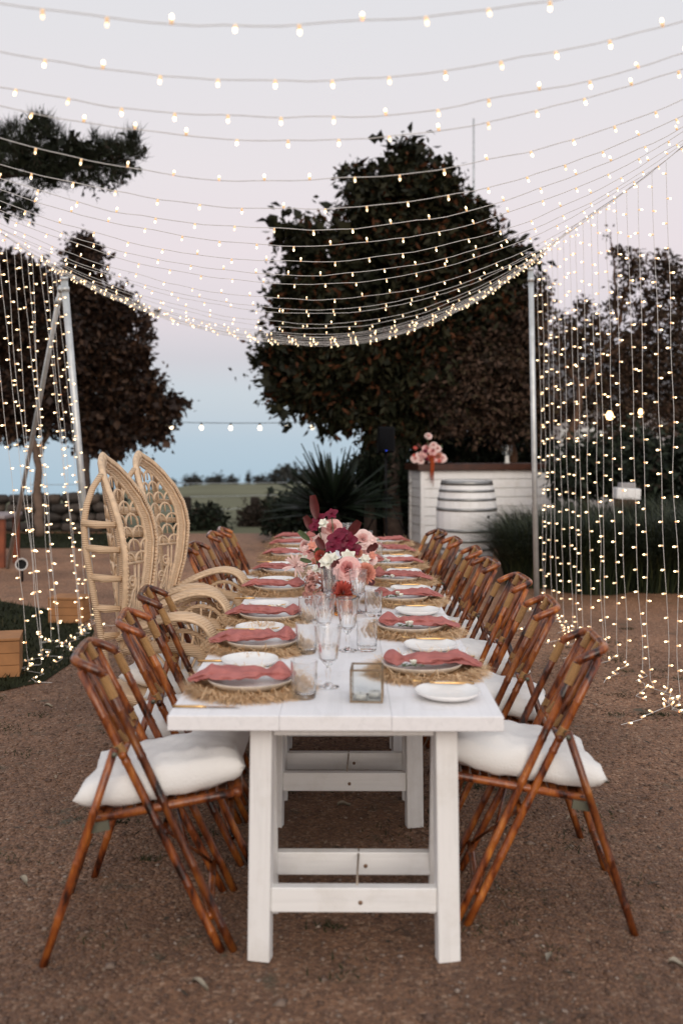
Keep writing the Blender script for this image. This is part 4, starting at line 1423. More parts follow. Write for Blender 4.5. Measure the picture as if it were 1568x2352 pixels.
def make_chair(label, group):
    root = thing('bamboo_chair', label, 'chair', group=group)
    for s in (-1, 1):
        g = MB(); pole(g, (-.182, s * .172, .872), (.250, s * .210, .0), .0138, ph=.16); g.build('back_pole', BAMBOO, root)
        g = MB(); pole(g, (-.113, s * .172, .855), (.288, s * .210, .0), .0135, ph=.12); g.build('front_pole', BAMBOO, root)
        g = MB(); pole(g, (-.072, s * .238, .645), (-.282, s * .242, .0), .0130, ph=.2); g.build('rear_leg', BAMBOO, root)
        g = MB(); g.tube([(-.071, s * .185, .632), (-.071, s * .255, .632)], .008, 8); g.build('hinge_pin', BRACKET, root)
        g = MB(); pole(g, (-.135, s * .183, .415), (.300, s * .183, .483), .0135, ph=.2); g.build('side_rail', BAMBOO, root)
        g = MB(); g.box((-.13, s * .205, .398), (.08, .012, .028), Matrix.Rotation(R(-9), 3, 'Y')); g.build('bracket', BRACKET, root, False)
        for t_ in (.10, ):
            a, b = Vector((-.113, s * .172, .855)), Vector((.288, s * .210, .0))
            g = MB(); wrap(g, a.lerp(b, .004), a.lerp(b, .082), .0152); g.build('binding', WRAP, root)
        a, b = Vector((-.182, s * .172, .872)), Vector((.250, s * .210, .0))
        g = MB(); wrap(g, a.lerp(b, .262), a.lerp(b, .296), .0158); g.build('binding', WRAP, root)
    # bent top rail
    g = MB()
    pts = []
    for s in (-1, 1):
        q = [(-.110, .172, .858), (-.135, .173, .872), (-.161, .173, .883), (-.181, .169, .891), (-.195, .160, .896), (-.203, .147, .899), (-.206, .125, .900), (-.208, .07, .901), (-.209, .0, .901)]
        q = [(x, s * y, z) for x, y, z in q]
        pts += q if s < 0 else list(reversed(q))[1:]
    g.tube(pts, [.0150] * len(pts), 9)
    g.build('top_rail', BAMBOO, root)
    g = MB(); pole(g, (-.052, -.20, .612), (-.052, .20, .612), .0125, ph=.1); g.build('lower_rail', BAMBOO, root)
    for y in (-.145, -.125, -.105, -.060, -.040, -.020, 0, .020, .040, .060, .105, .125, .145):
        g = MB(); g.tube([(-.207, y, .897), (-.13, y, .755), (-.054, y, .614)], .0028, 5); g.build('slat', BAMBOO, root)
    for y in (-.085, .085):
        g = MB(); pole(g, (-.200, y, .893), (-.046, y, .612), .0095, ph=.1, node=.12); g.build('splat', BAMBOO, root)
        g = MB(); wrap(g, (-.078, y, .660), (-.052, y, .620), .0122); g.build('binding', WRAP, root)
        g = MB(); wrap(g, (-.202, y, .903), (-.174, y, .855), .0150); g.build('binding', WRAP, root)
    g = MB(); pole(g, (.300, -.195, .483), (.300, .195, .483), .0155, ph=.09); g.build('front_rail', BAMBOO, root)
    g = MB(); pole(g, (-.125, -.195, .415), (-.125, .195, .415), .013, ph=.09); g.build('rear_rail', BAMBOO, root)
    for k in range(13):
        x = -.10 + .385 * k / 12
        z = .4225 + (x + .10) * .155
        g = MB(); g.box((x, 0, z), (.024, .352, .010), Matrix.Rotation(R(-9), 3, 'Y')); g.build('seat_slat', BAMBOO, root, False)
    g = MB(); pole(g, (.215, -.20, .105), (.215, .20, .105), .012, ph=.1); g.build('stretcher', BAMBOO, root)
    g = MB(); pole(g, (.075, -.20, .37), (.075, .20, .37), .011, ph=.1); g.build('stretcher', BAMBOO, root)
    g = MB(); pole(g, (-.235, -.235, .14), (-.235, .235, .14), .012, ph=.1); g.build('stretcher', BAMBOO, root)
    for s in (-1, 1):
        g = MB(); g.tube([(.21, s * .19, .11), (.145, s * .02, .235), (.08, -s * .16, .362)], .0055, 6); g.build('brace', BAMBOO, root)
    return root

def pillow_mesh(seed):
    r = random.Random(seed)
    g = MB()
    n = 26
    sd = r.uniform(0, 50)
    def side(sign):
        def fn(a, b):
            x, y = 2 * a - 1, 2 * b - 1
            e = max(0, (1 - abs(x) ** 3.2)) ** .5 * max(0, (1 - abs(y) ** 3.2)) ** .5
            th = .076 * e ** .62 * (1 + .10 * noise.noise(Vector((x * 1.3, y * 1.3, sd))))
            if sign < 0: th *= .65
            wr = .017 * noise.noise(Vector((x * 3.2 + y, y * 3.2 - x * .6, sd + 3))) * (0.3 + abs(x * y)) + .009 * noise.noise(Vector((x * 8, y * 4, sd))) + .005 * noise.noise(Vector((x * 5 + y * 9, y * 3, sd + 8)))
            ear = 1 + .05 * abs(x * y) - .045 * (1 - abs(x * y)) * (max(abs(x), abs(y)) ** 4)
            ed = max(0, 1 - max(abs(x), abs(y)) ** 8)
            return (x * .245 * ear, y * .186 * ear, sign * th + wr * ed + .02 * abs(x * y) ** 2)
        return fn
    g.grid(side(1), n, n)
    g.grid(lambda a, b: side(-1)(b, a), n, n)
    me = g.mesh('cushion', COTTON)
    import bmesh
    bm = bmesh.new(); bm.from_mesh(me)
    bmesh.ops.remove_doubles(bm, verts=bm.verts, dist=.0006)
    bmesh.ops.recalc_face_normals(bm, faces=bm.faces)
    bm.to_mesh(me); bm.free()
    return me
PILL = [pillow_mesh(k) for k in (3, 8, 15)]

NTH = ['nearest', 'second', 'third', 'fourth', 'fifth', 'sixth', 'farthest']
# side, x of centre, y of centre, yaw, cushion yaw
spots = [(-1, -.642, 2.80, R(6)), (-1, -.645, 3.33, R(5)), (-1, -.69, 3.87, R(3)), (-1, -.79, 5.59, R(-3)), (-1, -.765, 6.29, R(1)), (-1, -.735, 6.60, R(2)),
         (1, .672, 2.95, R(176)), (1, .685, 3.62, R(179)), (1, .70, 4.24, R(180)), (1, .655, 4.84, R(181)), (1, .655, 5.38, R(179)), (1, .60, 5.91, R(180)), (1, .555, 6.42, R(182))]
proto = None
cnt = {-1: 0, 1: 0}
LNAME = ['nearest', 'second', 'third, beside the peacock chairs', 'fourth, past the peacock chairs', 'fifth', 'farthest']
for k, (s, x, y, yaw) in enumerate(spots):
    i = cnt[s]; cnt[s] += 1
    if s < 0:
        lab = f'dark bamboo folding chair on the left side, {LNAME[i]}'
        cl = f'white cotton cushion on the {LNAME[i].split(",")[0]} left-hand bamboo chair'
    else:
        lab = f'dark bamboo folding chair on the right side, {NTH[i]} from the camera'
        cl = f'white cotton cushion on the {NTH[i]} right-hand bamboo chair'
    if proto is None:
        proto = make_chair(lab, 'bamboo folding chairs along the table')
        ch = proto
    else:
        ch = copy_tree(proto)
        ch['label'] = lab
    if i > 0: yaw += R((-2.5, 3, -1.5, 2, -3, 1.5, 2.5)[(k * 3) % 7])
    ch.location = (x, y, 0)
    ch.rotation_euler = (0, 0, yaw)
    cu = link('cushion', PILL[k % 3])
    M = Matrix.Translation((x, y, 0)) @ Matrix.Rotation(yaw, 4, 'Z') @ Matrix.Translation((.075 if s < 0 else .065, random.uniform(-.01, .01), .503)) @ Matrix.Rotation(R(-10.5), 4, 'Y') @ Matrix.Rotation(R(random.uniform(-4, 4)), 4, 'Z')
    cu.location, cu.rotation_euler = M.to_translation(), M.to_euler()
    cu.scale = (1.05, 1.0, 1.02)
    tag(cu, cl, 'cushion', 'white cushions on the bamboo chairs')

# ------------------------------------------------------------------ peacock chairs
def prof_w(h):
    pts = [(0, .22), (.12, .275), (.3, .36), (.5, .405), (.65, .395), (.78, .335), (.88, .25), (.95, .155), (1.0, .0)]
    for (h0, w0), (h1, w1) in zip(pts[:-1], pts[1:]):
        if h <= h1:
            t = (h - h0) / (h1 - h0)
            return w0 + (w1 - w0) * t
    return 0
Z0, ZH = .60, .92
def shell(y, h, out=0.0):
    return Vector((-.36 - .10 * h + .14 * (y / .4) ** 2 - out, y, Z0 + ZH * h))
def make_peacock(label):
    root = thing('peacock_chair', label, 'chair', group='wicker peacock chairs')
    # rim: a broad woven band along the outline
    out = []
    hs = [0, .06, .12, .2, .28, .36, .44, .52, .60, .67, .73, .78, .83, .87, .905, .935, .96, .98, .993]
    ol = [(-prof_w(h), h) for h in hs] + [(0, 1.0)] + [(prof_w(h), h) for h in reversed(hs)]
    cen = (0, .48)
    def inset(y, h, k):
        # move the outline point inwards by k metres in the plane of the back
        vy, vz = cen[0] - y, (cen[1] - h) * ZH
        if h < .48: vz *= .12
        l = math.hypot(vy, vz) + 1e-6
        return y + vy / l * k, h + vz / l * k / ZH
    def band(k0, k1, th, name, mat, lift=0.0):
        g = MB()
        rows = []
        for y, h in ol:
            ya, ha = inset(y, h, k0)
            yb, hb = inset(y, h, k1)
            rows.append([shell(ya, ha, -th / 2 - lift), shell((ya + yb) / 2, (ha + hb) / 2, -th * .75 - lift), shell(yb, hb, -th / 2 - lift), shell(yb, hb, th / 2 - lift), shell((ya + yb) / 2, (ha + hb) / 2, th * .75 - lift), shell(ya, ha, th / 2 - lift)])
        vs_ = [p for r_ in rows for p in r_]
        fs = []
        for i in range(len(rows) - 1):
            for k in range(6):
                k2 = (k + 1) % 6
                fs.append((i * 6 + k, i * 6 + k2, (i + 1) * 6 + k2, (i + 1) * 6 + k))
        g.add(vs_, fs)
        return g.build(name, mat, root)
    band(.012, .066, .018, 'rim', WICKER)
    g = MB(); g.tube([shell(*inset(y, h, .003)) for y, h in ol], .014, 7); g.build('rim_edge', WICKER2, root)
    g = MB(); g.tube([shell(*inset(y, h, .039), -.015) for y, h in ol], .006, 6); g.build('rim_bead', WICKER2, root)
    g = MB(); g.tube([shell(*inset(y, h, .068)) for y, h in ol], .009, 6); g.build('rim_edge', WICKER2, root)
    # small plaited loops set along the outer edge
    g = MB()
    for i in range(len(ol) - 1):
        for t in np.linspace(0, 1, 5)[:-1]:
            y = ol[i][0] + (ol[i + 1][0] - ol[i][0]) * t
            h = ol[i][1] + (ol[i + 1][1] - ol[i][1]) * t
            a = shell(*inset(y, h, -.004), -.008); b = shell(*inset(y, h, .026), -.020)
            g.tube([a, b], .0045, 4)
    g.build('plait', WICKER2, root)
    # scalloped lattice in the upper back
    g = MB()
    def inside(y, h, m=.085):
        return abs(y) < prof_w(max(0, min(1, h))) - m and .02 < h < .90
    row = 0
    h = .40
    while h < .88:
        wv = .098
        k0 = -5 if row % 2 == 0 else -5.5
        for i in range(11):
            y = (k0 + i) * wv
            if not inside(y, h, .055): continue
            arc = []
            for t in np.linspace(0, PI, 9):
                yy = y + wv * .5 * math.cos(t)
                hh = h + .058 * math.sin(t)
                lim = prof_w(min(1, hh)) - .060
                arc.append(shell(max(-lim, min(lim, yy)), hh))
            g.tube(arc, .0065, 5)
            g.tube([shell(y, h), shell(y, min(h + .085, .9))], .0045, 4)
        h += .070
        row += 1
    g.build('scallop_lattice', WICKER2, root)
    # scrolls in the lower back
    def spiral(cy, ch, r0, turns, start, flip):
        pts = []
        for i in range(22):
            t = i / 21
            a = start + flip * turns * 2 * PI * t
            rr = r0 * (1 - .85 * t)
            pts.append(shell(cy + rr * math.cos(a), ch + rr * math.sin(a) / ZH))
        return pts
    for s in (-1, 1):
        for (c0, ch, r0) in ((.10, .335, .045), (.20, .30, .04), (.135, .20, .05), (.06, .12, .03)):
            g = MB()
            sp = spiral(s * c0, ch, r0, 1.6, -PI / 2, s)
            g.tube([shell(s * c0 * .45, -.02), shell(s * c0 * .55, ch * .45)] + sp, .0058, 5)
            g.build('scroll', WICKER2, root)
        for c0 in (.03, .055, .215, .19):
            g = MB(); g.tube([shell(s * c0 * .8, -.03), shell(s * c0 * .9, .12), shell(s * c0 * 1.15, .27), shell(s * c0 * 1.25, .40)], .006, 5); g.build('stem', WICKER2, root)
    g = MB(); g.tube([shell(-.30, .40), shell(-.15, .405), shell(0, .41), shell(.15, .405), shell(.30, .40)], .008, 5); g.build('cross_band', WICKER2, root)
    g = MB(); g.tube([shell(-.2, .01), shell(0, .0), shell(.2, .01)], .012, 6); g.build('cross_band', WICKER2, root)
    # rear props with bound rungs
    for s in (-1, 1):
        def pp(z):
            h = (z - Z0) / ZH
            return Vector((-.36 - .13 * max(0, h) - .02, s * (.30 + .07 * math.sin(min(1, max(0, h)) * 2.4)), z))
        g = MB()
        pts = [Vector((-.24, s * .27, 0)), Vector((-.28, s * .28, .3))] + [pp(z) for z in (.6, .8, 1.0, 1.12)] + [Vector((-.462, s * .362, 1.22)), Vector((-.455, s * .335, 1.30)), Vector((-.440, s * .29, 1.37)), shell(s * .235, .90, .012)]
        g.tube(pts, .015, 8); g.build('prop', WICKER, root)
        for z in (.70, .83, .97, 1.10, 1.21):
            h = (z - Z0) / ZH
            a, b = pp(z + .01), shell(s * (prof_w(h) - .02), h, .012)
            g = MB(); g.tube([a, (a + b) / 2 + Vector((-.012, 0, -.004)), b], [.015, .019, .013], 7); g.build('rung', WICKER, root)
        # arms: a flat woven band that rolls over at the front
        path = [(-.300, .225, .700), (-.22, .30, .745), (-.12, .345, .785), (-.02, .360, .800), (.06, .355, .775), (.105, .34, .71), (.118, .32, .62), (.112, .30, .52), (.10, .285, .43)]
        path = [Vector((x, s * y, z)) for x, y, z in path]
        cv = []
        for i in range(len(path) - 1):
            p0_, p1_ = path[max(0, i - 1)], path[i]
            p2_, p3_ = path[i + 1], path[min(len(path) - 1, i + 2)]
            for t in np.linspace(0, 1, 5)[:-1]:
                cv.append(.5 * ((2 * p1_) + (p2_ - p0_) * t + (2 * p0_ - 5 * p1_ + 4 * p2_ - p3_) * t * t + (3 * p1_ - p0_ - 3 * p2_ + p3_) * t ** 3))
        cv.append(path[-1])
        g = MB()
        vs_, fs = [], []
        for i, p in enumerate(cv):
            t = (cv[min(i + 1, len(cv) - 1)] - cv[max(i - 1, 0)]).normalized()
            lat = Vector((0, 1, 0)); lat = (lat - t * lat.dot(t)).normalized()
            nn = t.cross(lat)
            hw = .064
            for a, b in ((-1, .6), (0, 1.5), (1, .6), (1, -.6), (0, -.9), (-1, -.6)):
                vs_.append(p + lat * hw * a + nn * .017 * b)
        for i in range(len(cv) - 1):
            for k in range(6):
                k2 = (k + 1) % 6
                fs.append((i * 6 + k, i * 6 + k2, (i + 1) * 6 + k2, (i + 1) * 6 + k))
        g.add(vs_, fs); g.build('arm', WICKER, root)
        for dy in (-.066, .066):
            g = MB(); g.tube([p + Vector((0, dy, 0)) for p in cv], .0085, 6); g.build('arm_edge', WICKER2, root)
        # a second, lower woven band from the back round to the front
        lowp = [Vector((-.33, s * .20, .62)), Vector((-.22, s * .315, .655)), Vector((-.08, s * .35, .67)), Vector((.04, s * .335, .64)), Vector((.095, s * .30, .56)), Vector((.10, s * .27, .46))]
        g = MB(); g.tube([lowp[0].lerp(lowp[1], t) for t in (0, .5)] + lowp[1:], [.024, .026, .028, .03, .03, .028, .024], 8); g.build('arm_roll', WICKER, root)
        # side panel under the arm: hoop, spokes and scrolls
        cpt = Vector((-.03, s * .335, .60))
        hoop = [cpt + Vector((.13 * math.cos(a), 0, .135 * math.sin(a))) for a in np.linspace(0, 2 * PI, 25)]
        g = MB(); g.tube(hoop, .011, 6); g.build('side_hoop', WICKER, root)
        for q in range(7):
            a = PI * (.1 + .8 * q / 6)
            g = MB(); g.tube([cpt + Vector((.0, 0, -.11)), cpt + Vector((.128 * math.cos(a), 0, .13 * math.sin(a)))], .0065, 5); g.build('spoke', WICKER2, root)
        for cx_, cz_ in ((.075, .735), (.085, .665), (-.17, .70)):
            g = MB()
            g.tube([Vector((cx_ + (.03 * (1 - .8 * i / 20)) * math.cos(i * .55), s * .34, cz_ + (.03 * (1 - .8 * i / 20)) * math.sin(i * .55))) for i in range(21)], .0055, 5); g.build('scroll', WICKER2, root)
    # seat and woven hour-glass base
    g = MB(); g.lathe([(0, .425), (.27, .425), (.30, .415), (.30, .385), (.27, .37)], 32, (-.13, 0, 0)); g.build('seat', WICKER, root)
    g = MB(); g.lathe([(.28, .375), (.23, .28), (.20, .20), (.22, .10), (.29, .02), (.30, .0)], 32, (-.13, 0, 0)); g.build('base', WICKER, root)
    return root
pc = make_peacock('wicker peacock chair with tall fan back, the nearer of two')
pc.location = (-.685, 4.10, 0); pc.rotation_euler = (0, 0, R(1))
pc2 = copy_tree(pc)
pc2['label'] = 'wicker peacock chair with tall fan back, the farther of two'
pc2.location = (-.705, 4.86, 0); pc2.rotation_euler = (0, 0, R(-5))
for k, q in enumerate((pc, pc2)):
    cu = link('cushion', PILL[k], None, (q.location.x - .10, q.location.y, .475))
    cu.scale = (.95, .95, .9)
    tag(cu, 'white cushion on the seat of the ' + ('nearer' if k == 0 else 'farther') + ' peacock chair', 'cushion', 'cushions on the peacock chairs')

# ------------------------------------------------------------------ place settings
def plate_mesh(r, h, seed, rim):
    rr = random.Random(seed)
    ph = [rr.uniform(0, 6.28) for _ in range(3)]
    wob = lambda a, i: 1 + .012 * math.sin(2 * a + ph[0]) + .008 * math.sin(3 * a + ph[1]) + .004 * math.sin(5 * a + ph[2])
    g = MB()
    g.lathe([(0, .006), (r * .60, .006), (r * .72, .009), (r * .90, h * .78), (r * .97, h)], 44, wob=wob, mat=0)
    g.lathe([(r * .97, h), (r * .995, h + .001), (r, h - .003), (r * .93, h * .55), (r * .76, .003), (r * .62, 0.0), (0, 0)], 44, wob=wob, mat=rim)
    return g.mesh('plate', [CERAMIC, CERAMIC_RAW])
PLATES = [plate_mesh(.142, .030, k, 1) for k in range(3)]
SIDES = [plate_mesh(.106, .022, k + 5, 0) for k in range(3)]

def mat_mesh(seed):
    g = MB()
    def wob(a, i): return 1 + .02 * math.sin(7 * a + seed) + .012 * math.sin(13 * a)
    prof = [(0, .008)]
    for k in range(1, 9):
        r = .150 * k / 8
        prof += [(r - .008, .009), (r, .0065)]
    prof += [(.155, .003), (.150, 0), (0, 0)]
    g.lathe(prof, 48, wob=wob)
    return g.mesh('woven_disc', JUTE)
def fringe_mesh(seed, n=3600):
    r = np.random.default_rng(seed)
    a = r.random(n) * 6.283
    r0 = .132 + .018 * r.random(n)
    L = .028 + .066 * r.random(n) ** 1.2
    da = r.normal(size=n) * .45
    v = []
    ang = a + da
    p0 = np.stack([r0 * np.cos(a), r0 * np.sin(a), .004 + .008 * r.random(n)], 1)
    dr = np.stack([np.cos(ang), np.sin(ang), r.normal(size=n) * .30 + .10], 1)
    p1 = p0 + dr * (L * .55)[:, None]
    b2 = ang + r.normal(size=n) * .6
    p2 = p1 + np.stack([np.cos(b2), np.sin(b2), r.normal(size=n) * .35 - .25], 1) * (L * .45)[:, None]
    p1[:, 2] = np.maximum(p1[:, 2], .002); p2[:, 2] = np.maximum(p2[:, 2], .001)
    w = .0006 + .0009 * r.random(n)
    sd = np.stack([-np.sin(ang), np.cos(ang), np.zeros(n)], 1)
    up = np.array([0, 0, 1.0])
    vs_ = np.stack([p0 - sd * w[:, None], p0 + sd * w[:, None], p1 - sd * w[:, None], p1 + sd * w[:, None], p2 - up * w[:, None] * .4, p2 + sd * w[:, None]], 1).reshape(-1, 3)
    f = np.array([(0, 1, 3, 2), (2, 3, 5, 4)])[None] + (np.arange(n) * 6)[:, None, None]
    return np_mesh('fringe', vs_, f.reshape(-1, 4), [JUTE2, JUTE], np.repeat(r.choice(2, n, p=[.7, .3]), 2))
MATM = [mat_mesh(k) for k in range(3)]
FRG = [fringe_mesh(k + 50) for k in range(3)]

def napkin_mesh(seed, knot):
    """a loosely knotted linen napkin lying along x; the diner sits at -x"""
    r = random.Random(seed)
    sd = r.uniform(0, 99)
    g = MB()
    NU, NV = 64, 40
    x0, x1 = -.215, .135
    kx = knot
    def fn(a, b):
        x = x0 + (x1 - x0) * a
        t = (x - kx)
        pinch = 1 - .52 * math.exp(-(t / .020) ** 2)
        env = min(1, (a / .05) ** .6 if a < .05 else 1) * (min(1, ((1 - a) / .10) ** .55) if a > .90 else 1)
        tail = 1 if x > -.12 else 1 - .0 * (x + .12)
        w_ = (.050 + .016 * noise.noise(Vector((x * 14, sd, 1)))) * pinch * env
        hh = (.0150 + .006 * noise.noise(Vector((x * 11, sd, 4)))) * pinch * env
        bl = math.exp(-((t + .045) / .030) ** 2) if kx < 0 else math.exp(-((t - .045) / .030) ** 2)
        hh += .010 * bl
        if x < -.135:
            k = min(1, (-.135 - x) / .08)
            hh *= (1 - .62 * k); w_ *= (1 - .18 * k)
        an = 2 * PI * b
        fold = 1 + .30 * noise.noise(Vector((x * 7, math.cos(an) * 2.4, math.sin(an) * 2.4 + sd))) + .16 * math.sin(5 * an + x * 22 + sd) + .08 * math.sin(9 * an - x * 40)
        yc = .016 * math.sin(x * 16 + sd) - x * .10
        zc = .026 - .022 * max(0, min(1, (-.13 - x) / .07)) + (0 if x > -.13 else .004)
        rd = 1 - abs(noise.noise(Vector((x * 16 + math.cos(an) * 1.1, math.sin(an) * 1.6, sd + 7)))) * 2.2
        rd2 = 1 - abs(noise.noise(Vector((x * 34, math.cos(an) * 2.2, math.sin(an) * 2.2 + sd)))) * 2.2
        fold += .30 * rd * pinch + .14 * rd2
        y = yc + w_ * math.cos(an) * fold
        z = zc + hh * math.sin(an) * fold * (1 if math.sin(an) > 0 else .5)
        return (x, y, z + .004 * noise.noise(Vector((x * 40, y * 40, sd))))
    g.grid(fn, NU, NV)
    return g.mesh('napkin', LINEN)
NAPK = [napkin_mesh(k_, .045 + .006 * (k_ % 4)) for k_ in range(1, 9)]
NAPK2 = [napkin_mesh(k_, .05 + .005 * (k_ % 3)) for k_ in range(11, 18)]

def petal(g, base, dr, nrm, L, wd, cup=.3, curl=.2, mat=None, tip=.5, nu=3, nv=2):
    """one petal: grid from base along dr, cupped about nrm"""
    base, dr, nrm = Vector(base), Vector(dr).normalized(), Vector(nrm)
    nrm = (nrm - dr * nrm.dot(dr)).normalized()
    sd = dr.cross(nrm)
    def fn(a, b):
        t = b * 2 - 1
        w_ = wd * math.sin(PI * (a ** .8 * (.62 + .38 * (1 - tip)) + .08)) if tip < 1 else wd * math.sin(PI * a)
        c = base + dr * L * a + nrm * (curl * L * a * a)
        return c + sd * w_ * t + nrm * (cup * w_ * t * t)
    g.grid(fn, nu, nv, mat)

def sprig(root, n, seed):
    r = random.Random(seed)
    for k in range(n):
        g = MB()
        c = Vector((r.uniform(-.022, .022), r.uniform(-.018, .018), .010 + .006 * k))
        for i in range(6):
            a = i * PI / 3 + r.random()
            petal(g, c, (math.cos(a), math.sin(a), .7), (0, 0, 1), .020, .010, .3, .25)
        g.build('blossom', F_WHITE, root)
    g = MB()
    g.tube([(-.055, .01, .004), (-.02, .004, .010), (.02, 0, .012)], .0014, 4)
    for i in range(8):
        a = r.uniform(0, 6.28)
        petal(g, (r.uniform(-.055, .01), r.uniform(-.006, .014), .006), (math.cos(a), math.sin(a), .35), (0, 0, 1), .024, .006, .3, -.1)
    g.build('stem', F_GREEN, root)

def cutlery_mesh(kind):
    g = MB()
    if kind == 'knife':
        g.tube([(-.105, 0, .004), (-.02, 0, .0045), (.0, 0, .004)], [.0042, .0048, .0036], 8)
        g.grid(lambda a, b: (.0 + .105 * a, -.004 + .013 * b * (1 - .6 * max(0, a - .7) / .3), .004 + .0008 * (1 - b)), 8, 2)
    else:
        g.tube([(-.10, 0, .004), (-.02, 0, .0045), (.025, 0, .004), (.045, 0, .006)], [.0040, .0042, .0028, .0035], 7)
        g.grid(lambda a, b: (.045 + .028 * a, (-.010 + .020 * b) * (.4 + .6 * min(1, a * 1.6)), .006 + .003 * a), 4, 3)
        for k in range(4):
            y = -.0085 + .0057 * k
            g.tube([(.072, y, .0088), (.095, y, .0105), (.104, y, .013)], [.0016, .0014, .0008], 4)
    return g.mesh(kind, GOLD)
KNIFE, FORK = cutlery_mesh('knife'), cutlery_mesh('fork')

left = [(2.83, -.300), (3.38, -.315), (3.90, -.322), (4.65, -.335), (5.26, -.345), (5.99, -.350), (6.60, -.350), (7.02, -.345)]
right = [(3.03, .285), (3.66, .295), (4.35, .305), (4.96, .318), (5.58, .328), (6.22, .332), (6.78, .335)]
ON = ['nearest', 'second', 'third', 'fourth', 'fifth', 'sixth', 'seventh', 'eighth']
for s, rows in ((-1, left), (1, right)):
    side = 'left' if s < 0 else 'right'
    for k, (y, x) in enumerate(rows):
        nm = f'{ON[k]} place on the {side} side'
        yaw = (0 if s < 0 else PI) + R(random.uniform(-5, 5))
        # placemat
        mx = x - s * -.035 if s > 0 else x - .030
        pm = thing('placemat', f'shaggy round jute placemat at the {nm}', 'placemat', (x + s * .012, y, TZ), random.uniform(-.25, .25) + (PI if k % 2 else 0), 'jute placemats')
        link('woven_disc', MATM[k % 3], pm)
        pm.scale = (1.06, 1.0, 1)
        fo = link('fringe', FRG[(k + (s > 0)) % 3], pm)
        fo['kind'] = 'stuff'
        pl = link('dinner_plate', PLATES[(k + (s > 0)) % 3], None, (x, y, TZ + .010))
        pl.rotation_euler = (0, 0, random.uniform(0, 6))
        tag(pl, f'off-white stoneware dinner plate on jute at the {nm}', 'plate', 'stoneware dinner plates')
        nk = link('napkin', (NAPK if s < 0 else NAPK2)[k], None, (x - s * -.0, y + .01, TZ + .0215))
        nk.rotation_euler = (0, 0, yaw + (PI if s > 0 and k % 2 == 0 else 0) * 0)
        tag(nk, f'dusty rose linen napkin knotted on the plate at the {nm}', 'napkin', 'rose linen napkins')
        sg = thing('flower_sprig', f'white blossom sprig tucked by the napkin at the {nm}', 'flower sprig', (x + s * -.035 + random.uniform(-.03, .03), y - (.075 if s > 0 else -.052), TZ + .034), random.uniform(-.5, .5), 'white flower sprigs on the plates')
        sprig(sg, 2 if k % 3 else 1, k * 7 + s)
        # side plate to the diner's left
        sy = y + .298 * (1 if s < 0 else -1)
        sxp = x - s * -.02 if s < 0 else x + .055
        if s < 0: sxp = x - .035
        if 2.6 < sy < 7.08:
            sp = link('side_plate', SIDES[k % 3], None, (sxp, sy, TZ + .004))
            tag(sp, f'small white side plate next to the {nm}', 'plate', 'white side plates')
        # cutlery to the diner's right
        kyy = y - .205 * (1 if s < 0 else -1)
        kn = link('knife', KNIFE, None, (x + s * .115, kyy, TZ))
        kn.rotation_euler = (0, 0, (0 if s < 0 else PI) + R(random.uniform(-4, 4)))
        tag(kn, f'gold knife lying beside the {nm}', 'knife', 'gold knives')
        if k > 0 or s > 0:
            fk = link('fork', FORK, None, (x + s * .05, y + (.225 if s < 0 else -.225), TZ + .0225))
            fk.rotation_euler = (0, 0, (0 if s < 0 else PI) + R(random.uniform(-4, 4)))
            tag(fk, f'gold fork lying beside the {nm}', 'fork', 'gold forks')

# ------------------------------------------------------------------ glasses
def cut_rows(pa, pb, n):
    return [(pa[0] + (pb[0] - pa[0]) * i / n, pa[1] + (pb[1] - pa[1]) * i / n) for i in range(n + 1)]
def tumbler_mesh():
    """thick glass cut with criss-crossing grooves"""
    g = MB()
    rows = cut_rows((.0385, .016), (.0420, .088), 12)
    prof = [(0, 0), (.034, 0), (.037, .004)] + rows + [(.0425, .098), (.043, .118), (.0418, .1185), (.0400, .10), (.0375, .06), (.035, .024), (.029, .016), (0, .016)]
    def wob(a, i):
        if 3 <= i <= 15:
            q = i - 3
            return 1 - .040 * (abs(math.sin(a * 6 + q * PI / 6)) * abs(math.sin(a * 6 - q * PI / 6)) < .22)
        return 1
    g.lathe(prof, 72, wob=wob)
    return sharp(g.mesh('tumbler', GLASS), 28)
def goblet_mesh():
    g = MB()
    rows = cut_rows((.030, .095), (.0400, .150), 6)
    prof = [(0, 0), (.036, 0), (.037, .003), (.020, .008), (.008, .016), (.0065, .040), (.0095, .055), (.0065, .066), (.015, .078)] + rows + [(.0425, .175), (.0455, .205), (.0443, .2055), (.0395, .16), (.0345, .125), (.026, .098), (.010, .086), (0, .085)]
    def wob(a, i):
        return 1 - .050 * abs(math.sin(a * 6)) ** .6 if 8 <= i <= 15 else 1
    g.lathe(prof, 72, wob=wob)
    return sharp(g.mesh('goblet', GLASS), 28)
TUM, GOB = tumbler_mesh(), goblet_mesh()
def on_table(u, v):
    d = FPX * (CAM_H - TZ) / (v - 1014)
    return Vector((W(u, v, d).x, d, TZ))
tums = [(697, 1612, 'nearest, beside the first left plate'), (703, 1506, 'second on the left half'), (706, 1437, 'third on the left half'), (843, 1500, 'nearest on the right half'), (858, 1419, 'second on the right half'), (865, 1287, 'farther right, beyond the flowers'), (700, 1352, 'left of the flowers')]
for k, (u, v_, lab) in enumerate(tums):
    o = link('tumbler', TUM, None, on_table(u, v_) + Vector((0, .04, .001)))
    o.rotation_euler = (0, 0, k)
    tag(o, f'cut-glass tumbler on the table, {lab}', 'glass', 'cut-glass tumblers')
